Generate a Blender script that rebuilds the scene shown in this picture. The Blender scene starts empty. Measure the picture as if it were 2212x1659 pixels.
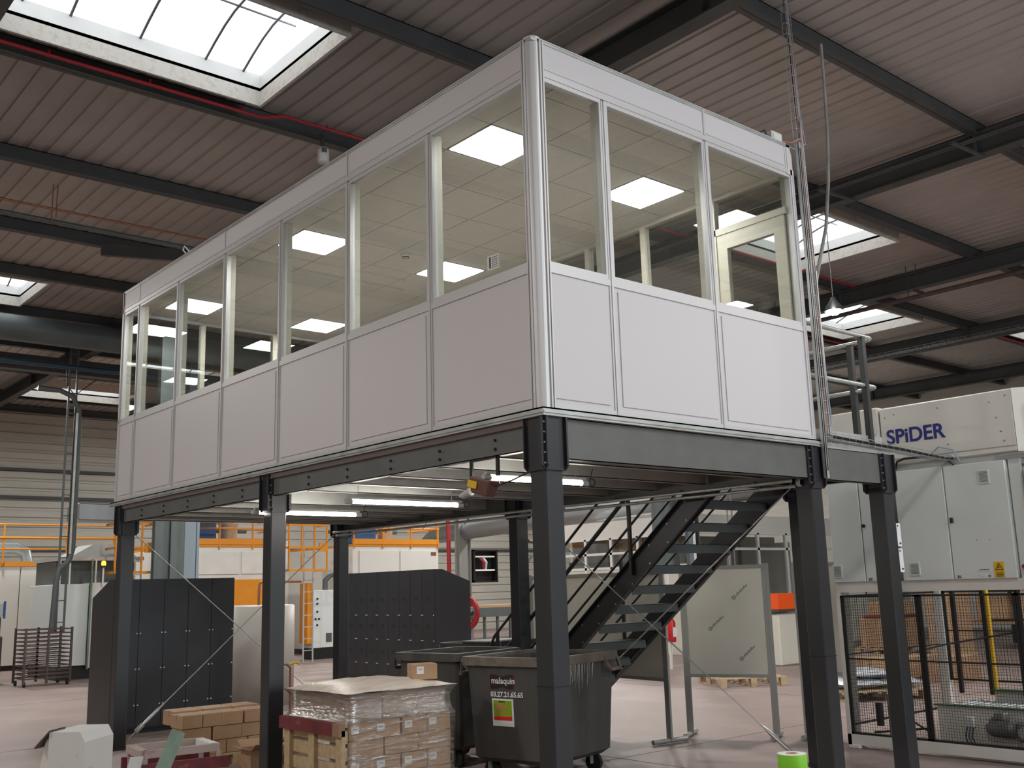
import bpy, bmesh, math, random
from mathutils import Vector, Matrix
random.seed(7)
S = bpy.context.scene
C = S.collection
# ---------------------------------------------------------------- camera, light, exposure
cam = bpy.data.cameras.new('camera'); co = bpy.data.objects.new('camera', cam); C.objects.link(co)
yaw, pitch, roll = .7078, .1949, -.0286
fw = Vector((math.sin(yaw)*math.cos(pitch), math.cos(yaw)*math.cos(pitch), math.sin(pitch)))
rt = Vector((math.cos(yaw), -math.sin(yaw), 0)); up = rt.cross(fw)
r2 = rt*math.cos(roll)+up*math.sin(roll); u2 = -rt*math.sin(roll)+up*math.cos(roll)
M = Matrix((r2, u2, -fw)).transposed().to_4x4(); M.translation = Vector((-4.3013, -4.7303, 1.644))
co.matrix_world = M
cam.sensor_width = 36; cam.lens = 36*2226.33/2212; cam.clip_end = 200; cam.clip_start = .05
S.camera = co
S.view_settings.view_transform = 'Standard'; S.view_settings.look = 'None'
S.view_settings.gamma = 1; S.view_settings.use_curve_mapping = False
S.view_settings.exposure = 0.0
W = bpy.data.worlds.new('world'); S.world = W; W.use_nodes = True
W.node_tree.nodes['Background'].inputs[0].default_value = (.82, .9, 1, 1)
W.node_tree.nodes['Background'].inputs[1].default_value = 1.0
S.cycles.max_bounces = 8; S.cycles.diffuse_bounces = 4; S.cycles.transparent_max_bounces = 16
S.cycles.use_denoising = True; S.cycles.sample_clamp_indirect = 6; S.cycles.caustics_reflective = False
SKY_E = 1.8; LED_E = 30.0; TUBE_E = 45.0

def area(name, loc, direction, sx, sy, power, col):
    l = bpy.data.lights.new(name, 'AREA'); l.shape = 'RECTANGLE'; l.size = sx; l.size_y = sy
    l.energy = power; l.color = col
    o = bpy.data.objects.new(name, l); C.objects.link(o); o.location = loc
    o.rotation_euler = Vector(direction).to_track_quat('-Z', 'Y').to_euler()
    return o
# unseen fill lights added outside the view: a cool one and a warm side one
area('front_fill', (4.0, -15.4, 4.2), (0, 1, .0), 7, 5.5, 900, (.80, .91, 1))
area('side_fill', (-13.4, 4.0, 4.5), (1, 0, .02), 14, 2.5, 170, (1, .92, .83))
# added overhead fill lights, bare area lamps without fittings
for x, y, pw_ in ((2.2, -4.4, 150), (6, -8, 330), (11.5, -7, 330), (13, -1.5, 330), (8, 11.5, 330), (3.5, 12.5, 330), (16.5, 13, 330), (2, 22, 330), (11, 23, 330), (-3.5, 15, 330), (-7.5, 4, 330), (-6.5, -6, 330), (7.5, 2.6, 300), (20, 18.5, 450), (21.5, 23, 450), (14, 17, 200)):
    area('overhead_fill', (x, y, 6.85), (0, 0, -1), .5, .5, pw_, (1, .965, .92))

# ---------------------------------------------------------------- materials
def mat(name, col, rough=.5, metal=0, emit=0, var=0, scale=8, bump=0, bscale=60, dirt=None, dscale=2.5, dthr=.55, spec=.5, stretch=(1, 1, 1)):
    m = bpy.data.materials.new(name); m.use_nodes = True; nt = m.node_tree
    b = nt.nodes['Principled BSDF']; c4 = (*col, 1)
    b.inputs['Base Color'].default_value = c4; b.inputs['Roughness'].default_value = rough
    b.inputs['Metallic'].default_value = metal
    b.inputs['Specular IOR Level'].default_value = spec
    if emit: b.inputs['Emission Color'].default_value = c4; b.inputs['Emission Strength'].default_value = emit
    if var or bump or dirt:
        tc = nt.nodes.new('ShaderNodeTexCoord'); mp = nt.nodes.new('ShaderNodeMapping')
        mp.inputs['Scale'].default_value = stretch
        nt.links.new(tc.outputs['Object'], mp.inputs['Vector'])
    last = None
    if var:
        n = nt.nodes.new('ShaderNodeTexNoise'); n.inputs['Scale'].default_value = scale; n.inputs['Detail'].default_value = 5
        nt.links.new(mp.outputs[0], n.inputs['Vector'])
        cr = nt.nodes.new('ShaderNodeMapRange'); cr.inputs[1].default_value = .3; cr.inputs[2].default_value = .7
        cr.inputs[3].default_value = 1-var; cr.inputs[4].default_value = 1+var*.6
        nt.links.new(n.outputs[0], cr.inputs[0])
        mx = nt.nodes.new('ShaderNodeMix'); mx.data_type = 'RGBA'; mx.blend_type = 'MULTIPLY'; mx.inputs[0].default_value = 1
        mx.inputs[6].default_value = c4; nt.links.new(cr.outputs[0], mx.inputs[7])
        last = mx.outputs[2]
    if dirt:
        n = nt.nodes.new('ShaderNodeTexNoise'); n.inputs['Scale'].default_value = dscale; n.inputs['Detail'].default_value = 8; n.inputs['Roughness'].default_value = .65
        nt.links.new(mp.outputs[0], n.inputs['Vector'])
        cr = nt.nodes.new('ShaderNodeMapRange'); cr.inputs[1].default_value = dthr; cr.inputs[2].default_value = dthr+.15
        nt.links.new(n.outputs[0], cr.inputs[0])
        mx = nt.nodes.new('ShaderNodeMix'); mx.data_type = 'RGBA'
        nt.links.new(cr.outputs[0], mx.inputs[0])
        if last: nt.links.new(last, mx.inputs[6])
        else: mx.inputs[6].default_value = c4
        mx.inputs[7].default_value = (*dirt, 1); last = mx.outputs[2]
    if last: nt.links.new(last, b.inputs['Base Color'])
    if bump:
        n = nt.nodes.new('ShaderNodeTexNoise'); n.inputs['Scale'].default_value = bscale; n.inputs['Detail'].default_value = 6
        nt.links.new(mp.outputs[0], n.inputs['Vector'])
        bp = nt.nodes.new('ShaderNodeBump'); bp.inputs['Strength'].default_value = bump; bp.inputs['Distance'].default_value = .01
        nt.links.new(n.outputs[0], bp.inputs['Height']); nt.links.new(bp.outputs[0], b.inputs['Normal'])
    return m
def glassmat(name, tint, refl=1.0, rough=0.0):
    m = bpy.data.materials.new(name); m.use_nodes = True; nt = m.node_tree; nt.nodes.remove(nt.nodes['Principled BSDF'])
    out = nt.nodes['Material Output']; t = nt.nodes.new('ShaderNodeBsdfTransparent'); t.inputs[0].default_value = (*tint, 1)
    g = nt.nodes.new('ShaderNodeBsdfGlossy'); g.inputs['Roughness'].default_value = rough; g.inputs[0].default_value = (.95, .97, .97, 1)
    f = nt.nodes.new('ShaderNodeLayerWeight'); f.inputs['Blend'].default_value = .5
    pw = nt.nodes.new('ShaderNodeMath'); pw.operation = 'POWER'; pw.inputs[1].default_value = 5
    ma = nt.nodes.new('ShaderNodeMath'); ma.operation = 'MULTIPLY_ADD'; ma.inputs[1].default_value = .95; ma.inputs[2].default_value = .045
    nt.links.new(f.outputs['Facing'], pw.inputs[0]); nt.links.new(pw.outputs[0], ma.inputs[0])
    mu = nt.nodes.new('ShaderNodeMath'); mu.operation = 'MULTIPLY'; mu.inputs[1].default_value = refl; mu.use_clamp = True
    mx = nt.nodes.new('ShaderNodeMixShader')
    nt.links.new(ma.outputs[0], mu.inputs[0]); nt.links.new(mu.outputs[0], mx.inputs[0])
    nt.links.new(t.outputs[0], mx.inputs[1]); nt.links.new(g.outputs[0], mx.inputs[2]); nt.links.new(mx.outputs[0], out.inputs[0])
    return m
m_panel = mat('office_panel_white', (.62, .61, .625), .45, bump=.04, bscale=400)
m_alu = mat('aluminium_profile', (.60, .60, .61), .42, metal=.25)
m_cream = mat('cream_frame', (.62, .59, .50), .5)
m_glass = glassmat('window_glass', (.90, .92, .91), 1.7)
m_glassg = mat('green_glass_edge', (.01, .10, .05), .2)
m_tile = mat('ceiling_tile', (.66, .62, .57), .8, var=.05, scale=30)
m_led = mat('led_panel', (1, .98, .93), emit=LED_E)
m_tube = mat('tube_light', (1, .96, .88), emit=TUBE_E)
m_dark = mat('anthracite_steel', (.022, .024, .028), .38, var=.15, scale=3, spec=.6)
m_beam = mat('galvanised_beam', (.125, .13, .125), .5, metal=.2, var=.12, scale=4)
m_galv = mat('galvanised_trim', (.52, .55, .54), .38, metal=.5, var=.2, scale=6)
m_zinc = mat('zinc_wire', (.45, .46, .46), .4, metal=.8)
m_deckb = mat('steel_deck_underside', (.62, .61, .57), .45, metal=.1)
m_joist = mat('joist_galvanised', (.40, .40, .38), .45, metal=.3, var=.1)
m_roof = mat('roof_decking', (.385, .35, .325), .6, var=.08, scale=1.2, dirt=(.32, .285, .262), dscale=1.3, dthr=.62)
m_purl = mat('roof_steel', (.055, .058, .06), .55, var=.2, scale=2)
m_curb = mat('skylight_curb', (.66, .67, .66), .6, var=.06, scale=3)
m_liner = mat('skylight_liner', (.52, .50, .46), .7, dirt=(.42, .38, .33), dscale=14, dthr=.5)
m_sky = mat('skylight_glazing', (.95, .98, 1), emit=SKY_E)
m_bar = mat('glazing_bar', (.12, .13, .14), .5, metal=.3)
m_floor = mat('floor_concrete', (.235, .18, .165), .5, var=.10, scale=1.1, dirt=(.275, .215, .20), dscale=.9, dthr=.5, bump=.05, bscale=30)
m_cladding = mat('wall_cladding', (.47, .455, .41), .6, var=.08, scale=2, stretch=(.3, 1, 3))
m_red = mat('red_pipe', (.34, .012, .02), .45)
m_orange = mat('orange_paint', (.72, .27, .015), .45, var=.06)
m_white = mat('machine_white', (.70, .69, .65), .42, var=.03, scale=2)
m_grey = mat('machine_grey', (.68, .73, .73), .42, var=.03, scale=2)
m_lgrey = mat('light_grey_plastic', (.45, .46, .45), .5)
m_blue = mat('logo_blue', (.01, .015, .20), .45)
m_black = mat('black_paint', (.010, .011, .012), .4)
m_rubber = mat('rubber', (.015, .015, .015), .7)
m_card = mat('cardboard', (.40, .255, .15), .75, var=.08, scale=5, bump=.05, bscale=90)
m_cardd = mat('cardboard_darker', (.30, .185, .11), .75, var=.08, scale=5)
m_wood = mat('pallet_wood', (.50, .37, .22), .7, var=.2, scale=3, stretch=(1, 6, 6), bump=.1)
m_woodred = mat('wood_maroon_paint', (.16, .025, .03), .7, var=.3, scale=8, dirt=(.28, .15, .12), dscale=7, dthr=.62)
m_label = mat('paper_label', (.72, .72, .72), .6)
m_bin = mat('bin_plastic', (.062, .060, .057), .55, var=.25, scale=5, dirt=(.12, .11, .095), dscale=3, dthr=.63, stretch=(1, 1, .35))
m_binrim = mat('bin_rim_worn', (.13, .11, .09), .6, var=.3, scale=8, dirt=(.25, .18, .13), dscale=6, dthr=.58)
m_binin = mat('bin_inside_dirty', (.09, .07, .055), .8, var=.4, scale=8)
m_caulk = mat('dried_drips', (.30, .29, .25), .8)
m_film = None
m_board = mat('grey_board', (.66, .64, .56), .35, var=.06, scale=1.5)
m_boardedge = mat('board_edge_alu', (.38, .39, .38), .4, metal=.5)
m_tank = mat('tank_cream', (.52, .50, .46), .4)
m_duct = mat('spiral_duct', (.30, .33, .34), .35, metal=.6)
m_ductdark = mat('dark_duct', (.10, .12, .12), .5, metal=.2, var=.15, scale=2)
m_bluep = mat('blue_pipe', (.015, .045, .075), .4)
m_lblue = mat('pale_blue_paint', (.24, .30, .34), .6)
m_copper = mat('copper_pipe', (.30, .12, .07), .4, metal=.5)
m_rust = mat('rusty_steel', (.075, .05, .045), .7, var=.3, scale=9)
m_extred = mat('extinguisher_red', (.45, .01, .015), .35)
m_orangebox = mat('orange_plastic', (.85, .10, .012), .45)
m_greenlab = mat('green_label_roll', (.20, .55, .02), .55)
m_greenst = mat('green_grey_paint', (.20, .28, .21), .5, var=.2)
m_yellow = mat('yellow_paint', (.75, .45, .01), .5)
m_hood = mat('hood_white', (.55, .54, .52), .5, dirt=(.25, .22, .24), dscale=9, dthr=.62)
m_pink = mat('frame_pinkish', (.42, .33, .30), .6, dirt=(.20, .05, .05), dscale=6, dthr=.58)
m_screen = mat('dark_inside', (.012, .014, .016), .6)
m_cable = mat('cable_black', (.012, .012, .012), .5)
m_cabler = mat('cable_pinkish', (.50, .22, .16), .5)
m_cableb = mat('cable_pale_blue', (.30, .42, .52), .5)
m_winback = mat('window_dark_glass', (.06, .07, .065), .12)
m_motor = mat('motor_grey', (.22, .22, .22), .4, metal=.4)
m_bluebox = mat('blue_plastic', (.02, .09, .28), .5)
m_whitebag = mat('white_bag', (.62, .65, .68), .45, bump=.3, bscale=9)
m_bagfoil = mat('silver_bags', (.55, .58, .62), .25, metal=.3, bump=.6, bscale=12)
m_greenp = mat('green_plastic', (.01, .22, .10), .5)
m_lamp = mat('lamp_glow', (1, .96, .85), emit=60)
m_ambe = mat('amber_glow', (1, .35, .02), emit=6)

def filmmat(name, lo, hi):
    m = bpy.data.materials.new(name); m.use_nodes = True; nt = m.node_tree; nt.nodes.remove(nt.nodes['Principled BSDF'])
    out = nt.nodes['Material Output']
    tc = nt.nodes.new('ShaderNodeTexCoord'); mp = nt.nodes.new('ShaderNodeMapping'); mp.inputs['Scale'].default_value = (3, 3, 26); mp.inputs['Rotation'].default_value = (.12, -.1, 0)
    n = nt.nodes.new('ShaderNodeTexNoise'); n.inputs['Scale'].default_value = 1.6; n.inputs['Detail'].default_value = 4
    nt.links.new(tc.outputs['Object'], mp.inputs[0]); nt.links.new(mp.outputs[0], n.inputs['Vector'])
    bp = nt.nodes.new('ShaderNodeBump'); bp.inputs['Strength'].default_value = 1; bp.inputs['Distance'].default_value = .03
    nt.links.new(n.outputs[0], bp.inputs['Height'])
    g = nt.nodes.new('ShaderNodeBsdfGlossy'); g.inputs['Roughness'].default_value = .12; nt.links.new(bp.outputs[0], g.inputs['Normal'])
    d = nt.nodes.new('ShaderNodeBsdfDiffuse'); d.inputs[0].default_value = (.75, .72, .68, 1)
    t = nt.nodes.new('ShaderNodeBsdfTransparent'); t.inputs[0].default_value = (.93, .92, .9, 1)
    cr = nt.nodes.new('ShaderNodeMapRange'); cr.inputs[1].default_value = .48; cr.inputs[2].default_value = .68; cr.inputs[3].default_value = lo; cr.inputs[4].default_value = hi
    nt.links.new(n.outputs[0], cr.inputs[0])
    a = nt.nodes.new('ShaderNodeMixShader'); a.inputs[0].default_value = .3; nt.links.new(g.outputs[0], a.inputs[1]); nt.links.new(d.outputs[0], a.inputs[2])
    b = nt.nodes.new('ShaderNodeMixShader'); nt.links.new(cr.outputs[0], b.inputs[0]); nt.links.new(t.outputs[0], b.inputs[1]); nt.links.new(a.outputs[0], b.inputs[2])
    nt.links.new(b.outputs[0], out.inputs[0]); return m
m_film = filmmat('stretch_film', .12, .62)
m_film2 = filmmat('stretch_film_many_layers', .42, .85)

# ---------------------------------------------------------------- mesh helpers
WM = {}                                               # world matrices of the parents
class MB:
    def __init__(s): s.v = []; s.f = []; s.sm = set()
    def add(s, vs, fs, smooth=False):
        o = len(s.v); s.v += [tuple(v) for v in vs]
        for f in fs:
            if smooth: s.sm.add(len(s.f))
            s.f.append(tuple(o+i for i in f))
        return s
    def box(s, x0, x1, y0, y1, z0, z1):
        if x0 > x1: x0, x1 = x1, x0
        if y0 > y1: y0, y1 = y1, y0
        if z0 > z1: z0, z1 = z1, z0
        return s.add([(x0,y0,z0),(x1,y0,z0),(x1,y1,z0),(x0,y1,z0),(x0,y0,z1),(x1,y0,z1),(x1,y1,z1),(x0,y1,z1)],
                     [(0,3,2,1),(4,5,6,7),(0,1,5,4),(1,2,6,5),(2,3,7,6),(3,0,4,7)])
    def bev(s, x0, x1, y0, y1, z0, z1, b=.01):
        # box with chamfered edges
        if x0 > x1: x0, x1 = x1, x0
        if y0 > y1: y0, y1 = y1, y0
        if z0 > z1: z0, z1 = z1, z0
        bm = bmesh.new(); bmesh.ops.create_cube(bm, size=1)
        for v in bm.verts: v.co = Vector(((x0+x1)/2+v.co.x*(x1-x0), (y0+y1)/2+v.co.y*(y1-y0), (z0+z1)/2+v.co.z*(z1-z0)))
        b = min(b, (x1-x0)*.4, (y1-y0)*.4, (z1-z0)*.4)
        bmesh.ops.bevel(bm, geom=bm.edges[:], offset=b, segments=1, profile=.5, affect='EDGES')
        bm.verts.index_update()
        s.add([v.co for v in bm.verts], [[v.index for v in f.verts] for f in bm.faces]); bm.free(); return s
    def bar(s, p, q, w, h, upv=(0,0,1)):
        # rectangular bar from p to q, w wide, h along up
        p = Vector(p); q = Vector(q); d = (q-p).normalized(); uv = Vector(upv)
        if abs(d.dot(uv)) > .98: uv = Vector((1,0,0))
        sd = d.cross(uv).normalized(); uu = sd.cross(d).normalized()
        vs = [c+sd*a*w/2+uu*b*h/2 for c in (p, q) for a, b in ((-1,-1),(1,-1),(1,1),(-1,1))]
        return s.add(vs, [(0,1,2,3),(7,6,5,4),(0,4,5,1),(1,5,6,2),(2,6,7,3),(3,7,4,0)])
    def tube(s, pts, r, n=8, caps=True):
        pts = [Vector(p) for p in pts]; rings = []
        prev = None
        for i, p in enumerate(pts):
            if i == 0: d = pts[1]-p
            elif i == len(pts)-1: d = p-pts[-2]
            else: d = (pts[i+1]-p).normalized()+(p-pts[i-1]).normalized()
            d.normalize()
            if prev is None:
                a = Vector((0,0,1)) if abs(d.z) < .9 else Vector((1,0,0)); x = d.cross(a).normalized()
            else:
                x = prev-d*prev.dot(d); x = x.normalized() if x.length > 1e-6 else d.orthogonal().normalized()
            y = d.cross(x); prev = x
            rr = r[i] if isinstance(r, (list, tuple)) else r
            rings.append([p+(x*math.cos(2*math.pi*k/n)+y*math.sin(2*math.pi*k/n))*rr for k in range(n)])
        o = []; fs = []
        for rg in rings: o += rg
        for i in range(len(rings)-1):
            for k in range(n):
                k2 = (k+1) % n; fs.append((i*n+k, i*n+k2, (i+1)*n+k2, (i+1)*n+k))
        s.add(o, fs, True)
        if caps:
            s.add(rings[0], [tuple(range(n))[::-1]]); s.add(rings[-1], [tuple(range(n))])
        return s
    def prism(s, poly, axis, a, b):
        # poly of 2D points in the plane normal to the axis, extruded a..b
        def P(u, v, w):
            return {'x': (w, u, v), 'y': (u, w, v), 'z': (u, v, w)}[axis]
        n = len(poly); vs = [P(u, v, a) for u, v in poly]+[P(u, v, b) for u, v in poly]
        return s.add(vs, [tuple(range(n)), tuple(range(2*n-1, n-1, -1))]+[(i, (i+1) % n, n+(i+1) % n, n+i) for i in range(n)])
    def lathe(s, prof, c, n=20, smooth=True):
        vs = []; fs = []
        for r, z in prof:
            for k in range(n): vs.append((c[0]+r*math.cos(2*math.pi*k/n), c[1]+r*math.sin(2*math.pi*k/n), c[2]+z))
        for i in range(len(prof)-1):
            for k in range(n):
                k2 = (k+1) % n; fs.append((i*n+k, i*n+k2, (i+1)*n+k2, (i+1)*n+k))
        return s.add(vs, fs, smooth)
    def build(s, name, m, parent=None, label=None, kind=None):
        if parent is not None:
            inv = WM[parent.name].inverted(); vs = [inv @ Vector(v) for v in s.v]; loc = Vector((0,0,0))
        else:
            xs, ys, zs = zip(*s.v); loc = Vector(((min(xs)+max(xs))/2, (min(ys)+max(ys))/2, min(zs))); vs = [Vector(v)-loc for v in s.v]
        me = bpy.data.meshes.new(name); me.from_pydata([tuple(v) for v in vs], [], s.f)
        if s.sm:
            fl = [i in s.sm for i in range(len(s.f))]; me.polygons.foreach_set('use_smooth', fl)
        bm = bmesh.new(); bm.from_mesh(me); bmesh.ops.recalc_face_normals(bm, faces=bm.faces[:]); bm.to_mesh(me); bm.free()
        for x in (m if isinstance(m, (list, tuple)) else [m]): me.materials.append(x)
        o = bpy.data.objects.new(name, me); C.objects.link(o)
        o.location = loc
        if parent is not None: o.parent = parent
        WM[o.name] = (WM[parent.name] if parent is not None else Matrix())@Matrix.Translation(loc)
        if label: o['label'] = label
        if kind: o['kind'] = kind
        return o
def thing(name, label, cat, loc=(0,0,0), rotz=0, group=None, kind=None):
    o = bpy.data.objects.new(name, None); C.objects.link(o); o.empty_display_size = .1
    o.location = loc; o.rotation_euler = (0, 0, rotz); o['label'] = label; o['category'] = cat
    if group: o['group'] = group
    if kind: o['kind'] = kind
    WM[o.name] = Matrix.Translation(Vector(loc))@Matrix.Rotation(rotz, 4, 'Z')
    return o
def tag(o, label, cat, group=None, kind=None):
    o['label'] = label; o['category'] = cat
    if group: o['group'] = group
    if kind: o['kind'] = kind
    return o
def frame(loc, rotz=0): return Matrix.Translation(Vector(loc))@Matrix.Rotation(rotz, 4, 'Z')
def xf(mb, mtx):
    mb.v = [tuple(mtx @ Vector(v)) for v in mb.v]; return mb
def dup(o, loc, parent=None):
    c = o.copy(); C.objects.link(c); c.location = loc
    if parent is not None: c.parent = parent
    return c
def text(name, body, size, mtx, m, parent, ext=.002, bold=.0, align='LEFT'):
    cu = bpy.data.curves.new(name, 'FONT'); cu.body = body; cu.size = size; cu.extrude = ext; cu.offset = bold; cu.align_x = align
    tmp = bpy.data.objects.new('tmp', cu); C.objects.link(tmp)
    dg = bpy.context.evaluated_depsgraph_get(); me = bpy.data.meshes.new_from_object(tmp.evaluated_get(dg))
    C.objects.unlink(tmp); bpy.data.objects.remove(tmp); bpy.data.curves.remove(cu)
    inv = WM[parent.name].inverted()@mtx; me.transform(inv); me.materials.clear(); me.materials.append(m); me.name = name
    o = bpy.data.objects.new(name, me); C.objects.link(o); o.parent = parent; return o
def plane_mtx(origin, xdir, ydir):
    x = Vector(xdir).normalized(); y = Vector(ydir).normalized(); z = x.cross(y)
    m = Matrix((x, y, z)).transposed().to_4x4(); m.translation = Vector(origin); return m

# ================================================================= SETTING
X0, X1, Y0, Y1 = -14.0, 28.0, -16.0, 29.3
o = MB().box(X0, X1, Y0, Y1, -.15, 0).build('floor', m_floor, kind='structure')
# floor joints
j = MB()
for yy in (-3, 2.6, 8.2, 13.8, 19.4, 25): j.box(X0, X1, yy, yy+.008, 0, .0015)
for xx in (-8, -2.4, 3.2, 8.8, 14.4, 20): j.box(xx, xx+.008, Y0, Y1, 0, .0015)
j.build('joint', mat('floor_joint', (.09, .07, .065), .8), o, kind='stuff')

def clad(x0, x1, y, z0, z1, out):
    # horizontally ribbed cladding sheet facing -y
    prof = []; z = z0; p = .30
    while z < z1:
        prof += [(y, z), (y, z+p*.62), (y+out, z+p*.72), (y+out, z+p*.9)]
        z += p
    prof.append((y, z1))
    vs = []; fs = []
    for (a, b) in prof: vs += [(x0, a, min(b, z1)), (x1, a, min(b, z1))]
    for i in range(len(prof)-1): fs.append((2*i, 2*i+1, 2*i+3, 2*i+2))
    return MB().add(vs, fs)
mb = clad(X0, X1, Y1, 0, 7.7, .05); mb.box(X0, X1, Y1+.06, Y1+.3, 0, 7.7)
wb = mb.build('wall_back', m_cladding, kind='structure')
for i, z in enumerate((3.15, 4.75, 5.6)):
    MB().box(X0, X1, Y1-.10, Y1-.002, z, z+.09).build('cladding_rail', m_purl, wb)
MB().box(X1, X1+.3, Y0, Y1, 0, 7.7).build('wall_right', m_cladding, kind='structure')
MB().box(X0-.3, X0, Y0, Y1, 0, 7.7).build('wall_left', m_cladding, kind='structure')
MB().box(X0, X1, Y0-.3, Y0, 0, 7.7).build('wall_front', m_cladding, kind='structure')

# skylight openings x0,x1,y0,y1
SK = [(-2.0, .97, 3.97, 5.97), (9.3, 12.25, 4.04, 6.04), (15.1, 18.1, 6.75, 8.8), (20.6, 23.6, 4.1, 6.15),
      (-1.95, 1.16, 14.9, 16.75), (3.55, 6.6, 24.8, 26.5), (-7.4, -4.4, -12.8, -10.8),
      (9.3, 12.3, 18.0, 20.0), (20.6, 23.6, 15.2, 17.2), (15.1, 18.1, 21, 23), (-2, 1, -12.8, -10.8),
      (9.3, 12.3, 24.8, 26.6), (-7.4, -4.4, 20.6, 22.6)]
ZD = 7.65
def deck():
    mb = MB(); p = .25; x = X0
    while x < X1:
        xs = [(x, ZD), (x+.168, ZD), (x+.184, ZD+.022), (x+.237, ZD+.022), (x+.25, ZD)]
        ivs = [(Y0, Y1)]
        for (a, b, c, d) in SK:
            if a-.05 < x+.125 < b+.05:
                nv = []
                for (s, e) in ivs:
                    if c >= e or d <= s: nv.append((s, e))
                    else:
                        if c > s: nv.append((s, c))
                        if d < e: nv.append((d, e))
                ivs = nv
        for (s, e) in ivs:
            vs = []
            for (u, z) in xs: vs += [(u, s, z), (u, e, z)]
            mb.add(vs, [(2*i, 2*i+1, 2*i+3, 2*i+2) for i in range(4)])
        x += p
    return mb
ce = deck().build('ceiling', m_roof, kind='structure')
PY = [-15.3, -12.7, -10.0, -7.3, -4.6, -1.85, 1.02, 3.66, 6.45, 9.35, 12.2, 14.62, 17.4, 20.3, 23.2, 26.9, 29.15]
for y in PY:
    mb = MB(); mb.box(X0, X1, y-.006, y+.006, 7.44, ZD); mb.box(X0, X1, y-.065, y+.006, 7.43, 7.442); mb.box(X0, X1, y-.006, y+.065, ZD-.012, ZD-.001)
    mb.box(X0, X1, y+.0, y+.07, 7.43, 7.445)
    mb.build('purlin', m_purl, ce)
for x in (-7.6, -2.2, 3.3, 8.95, 14.3, 19.75, 25.2):
    mb = MB(); mb.box(x-.006, x+.006, Y0, Y1, 7.13, 7.5); mb.box(x-.1, x+.1, Y0, Y1, 7.115, 7.135); mb.box(x-.1, x+.1, Y0, Y1, 7.41, 7.43)
    for y in PY[::2]: mb.box(x-.09, x+.09, y-.006, y+.006, 7.135, 7.41)
    mb.build('roof_beam', m_purl, ce)
    # haunch near the hall columns
    if x in (3.3,):
        MB().prism([(10.6, 7.12), (14.0, 7.12), (14.0, 6.65)], 'x', x-.07, x+.07).build('haunch', m_purl, ce)
        MB().bar((1.2, 12.1, 7.35), (3.25, 10.8, 7.2), .09, .2).build('wind_brace', m_purl, ce)
for k, (a, b, c, d) in enumerate(SK):
    w = bpy.data.objects.new('window_%d' % (k+1), None); C.objects.link(w); w.location = ((a+b)/2, (c+d)/2, ZD); w['kind'] = 'structure'
    WM[w.name] = Matrix.Translation(w.location)
    t = .02; zt = 7.84
    mb = MB()
    mb.box(a-t, b+t, c-t, c, ZD-.02, zt); mb.box(a-t, b+t, d, d+t, ZD-.02, zt); mb.box(a-t, a, c, d, ZD-.02, zt); mb.box(b, b+t, c, d, ZD-.02, zt)
    mb.build('curb', m_curb, w)
    mb = MB(); q = .035
    mb.box(a-q, b+q, c-q, c-.0, 7.44, ZD+.02); mb.box(a-q, b+q, d, d+q, 7.44, ZD+.02); mb.box(a-q, a, c, d, 7.44, ZD+.02); mb.box(b, b+q, c, d, 7.44, ZD+.02)
    mb.build('liner', m_liner, w)
    # arched glazing
    n = 10; vs = []; fs = []
    for i in range(n+1):
        tt = i/n; yy = c+(d-c)*tt; zz = zt+.28*math.sin(math.pi*tt)
        vs += [(a, yy, zz), (b, yy, zz)]
    for i in range(n): fs.append((2*i, 2*i+1, 2*i+3, 2*i+2))
    mb = MB().add(vs, fs)
    mb.add([(a, c+(d-c)*i/n, zt+.28*math.sin(math.pi*i/n)) for i in range(n+1)], [tuple(range(n+1))])
    mb.add([(b, c+(d-c)*i/n, zt+.28*math.sin(math.pi*i/n)) for i in range(n+1)], [tuple(range(n+1))])
    mb.build('pane', m_sky, w)
    nb = 5
    for i in range(nb):
        xx = a+(b-a)*(.085, .25, .505, .765, .925)[i]
        MB().tube([(xx, c+(d-c)*q_/8, zt-.015+.28*math.sin(math.pi*q_/8)) for q_ in range(9)], .016, 6).build('glazing_bar', m_bar, w)
    MB().box(a, b, (c+d)/2+.12, (c+d)/2+.14, zt+.24, zt+.255).build('glazing_bar', m_bar, w)

# hall columns
def column(x, y, m=m_ductdark, w=.22, label=None, z1=7.12):
    mb = MB(); mb.box(x-w, x-w+.02, y-w*.5, y+w*.5, 0, z1); mb.box(x+w-.02, x+w, y-w*.5, y+w*.5, 0, z1); mb.box(x-w, x+w, y-.01, y+.01, 0, z1)
    o = mb.build('hall_column', m); tag(o, label, 'column'); return o
column(3.3, 14.35, m_ductdark, .16, 'steel hall column left of the grey ventilation riser, behind the far office corner')
column(17.98, 24.2, m_boardedge, .26, 'pale grey steel column beside the red riser pipe on the back wall')

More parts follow.
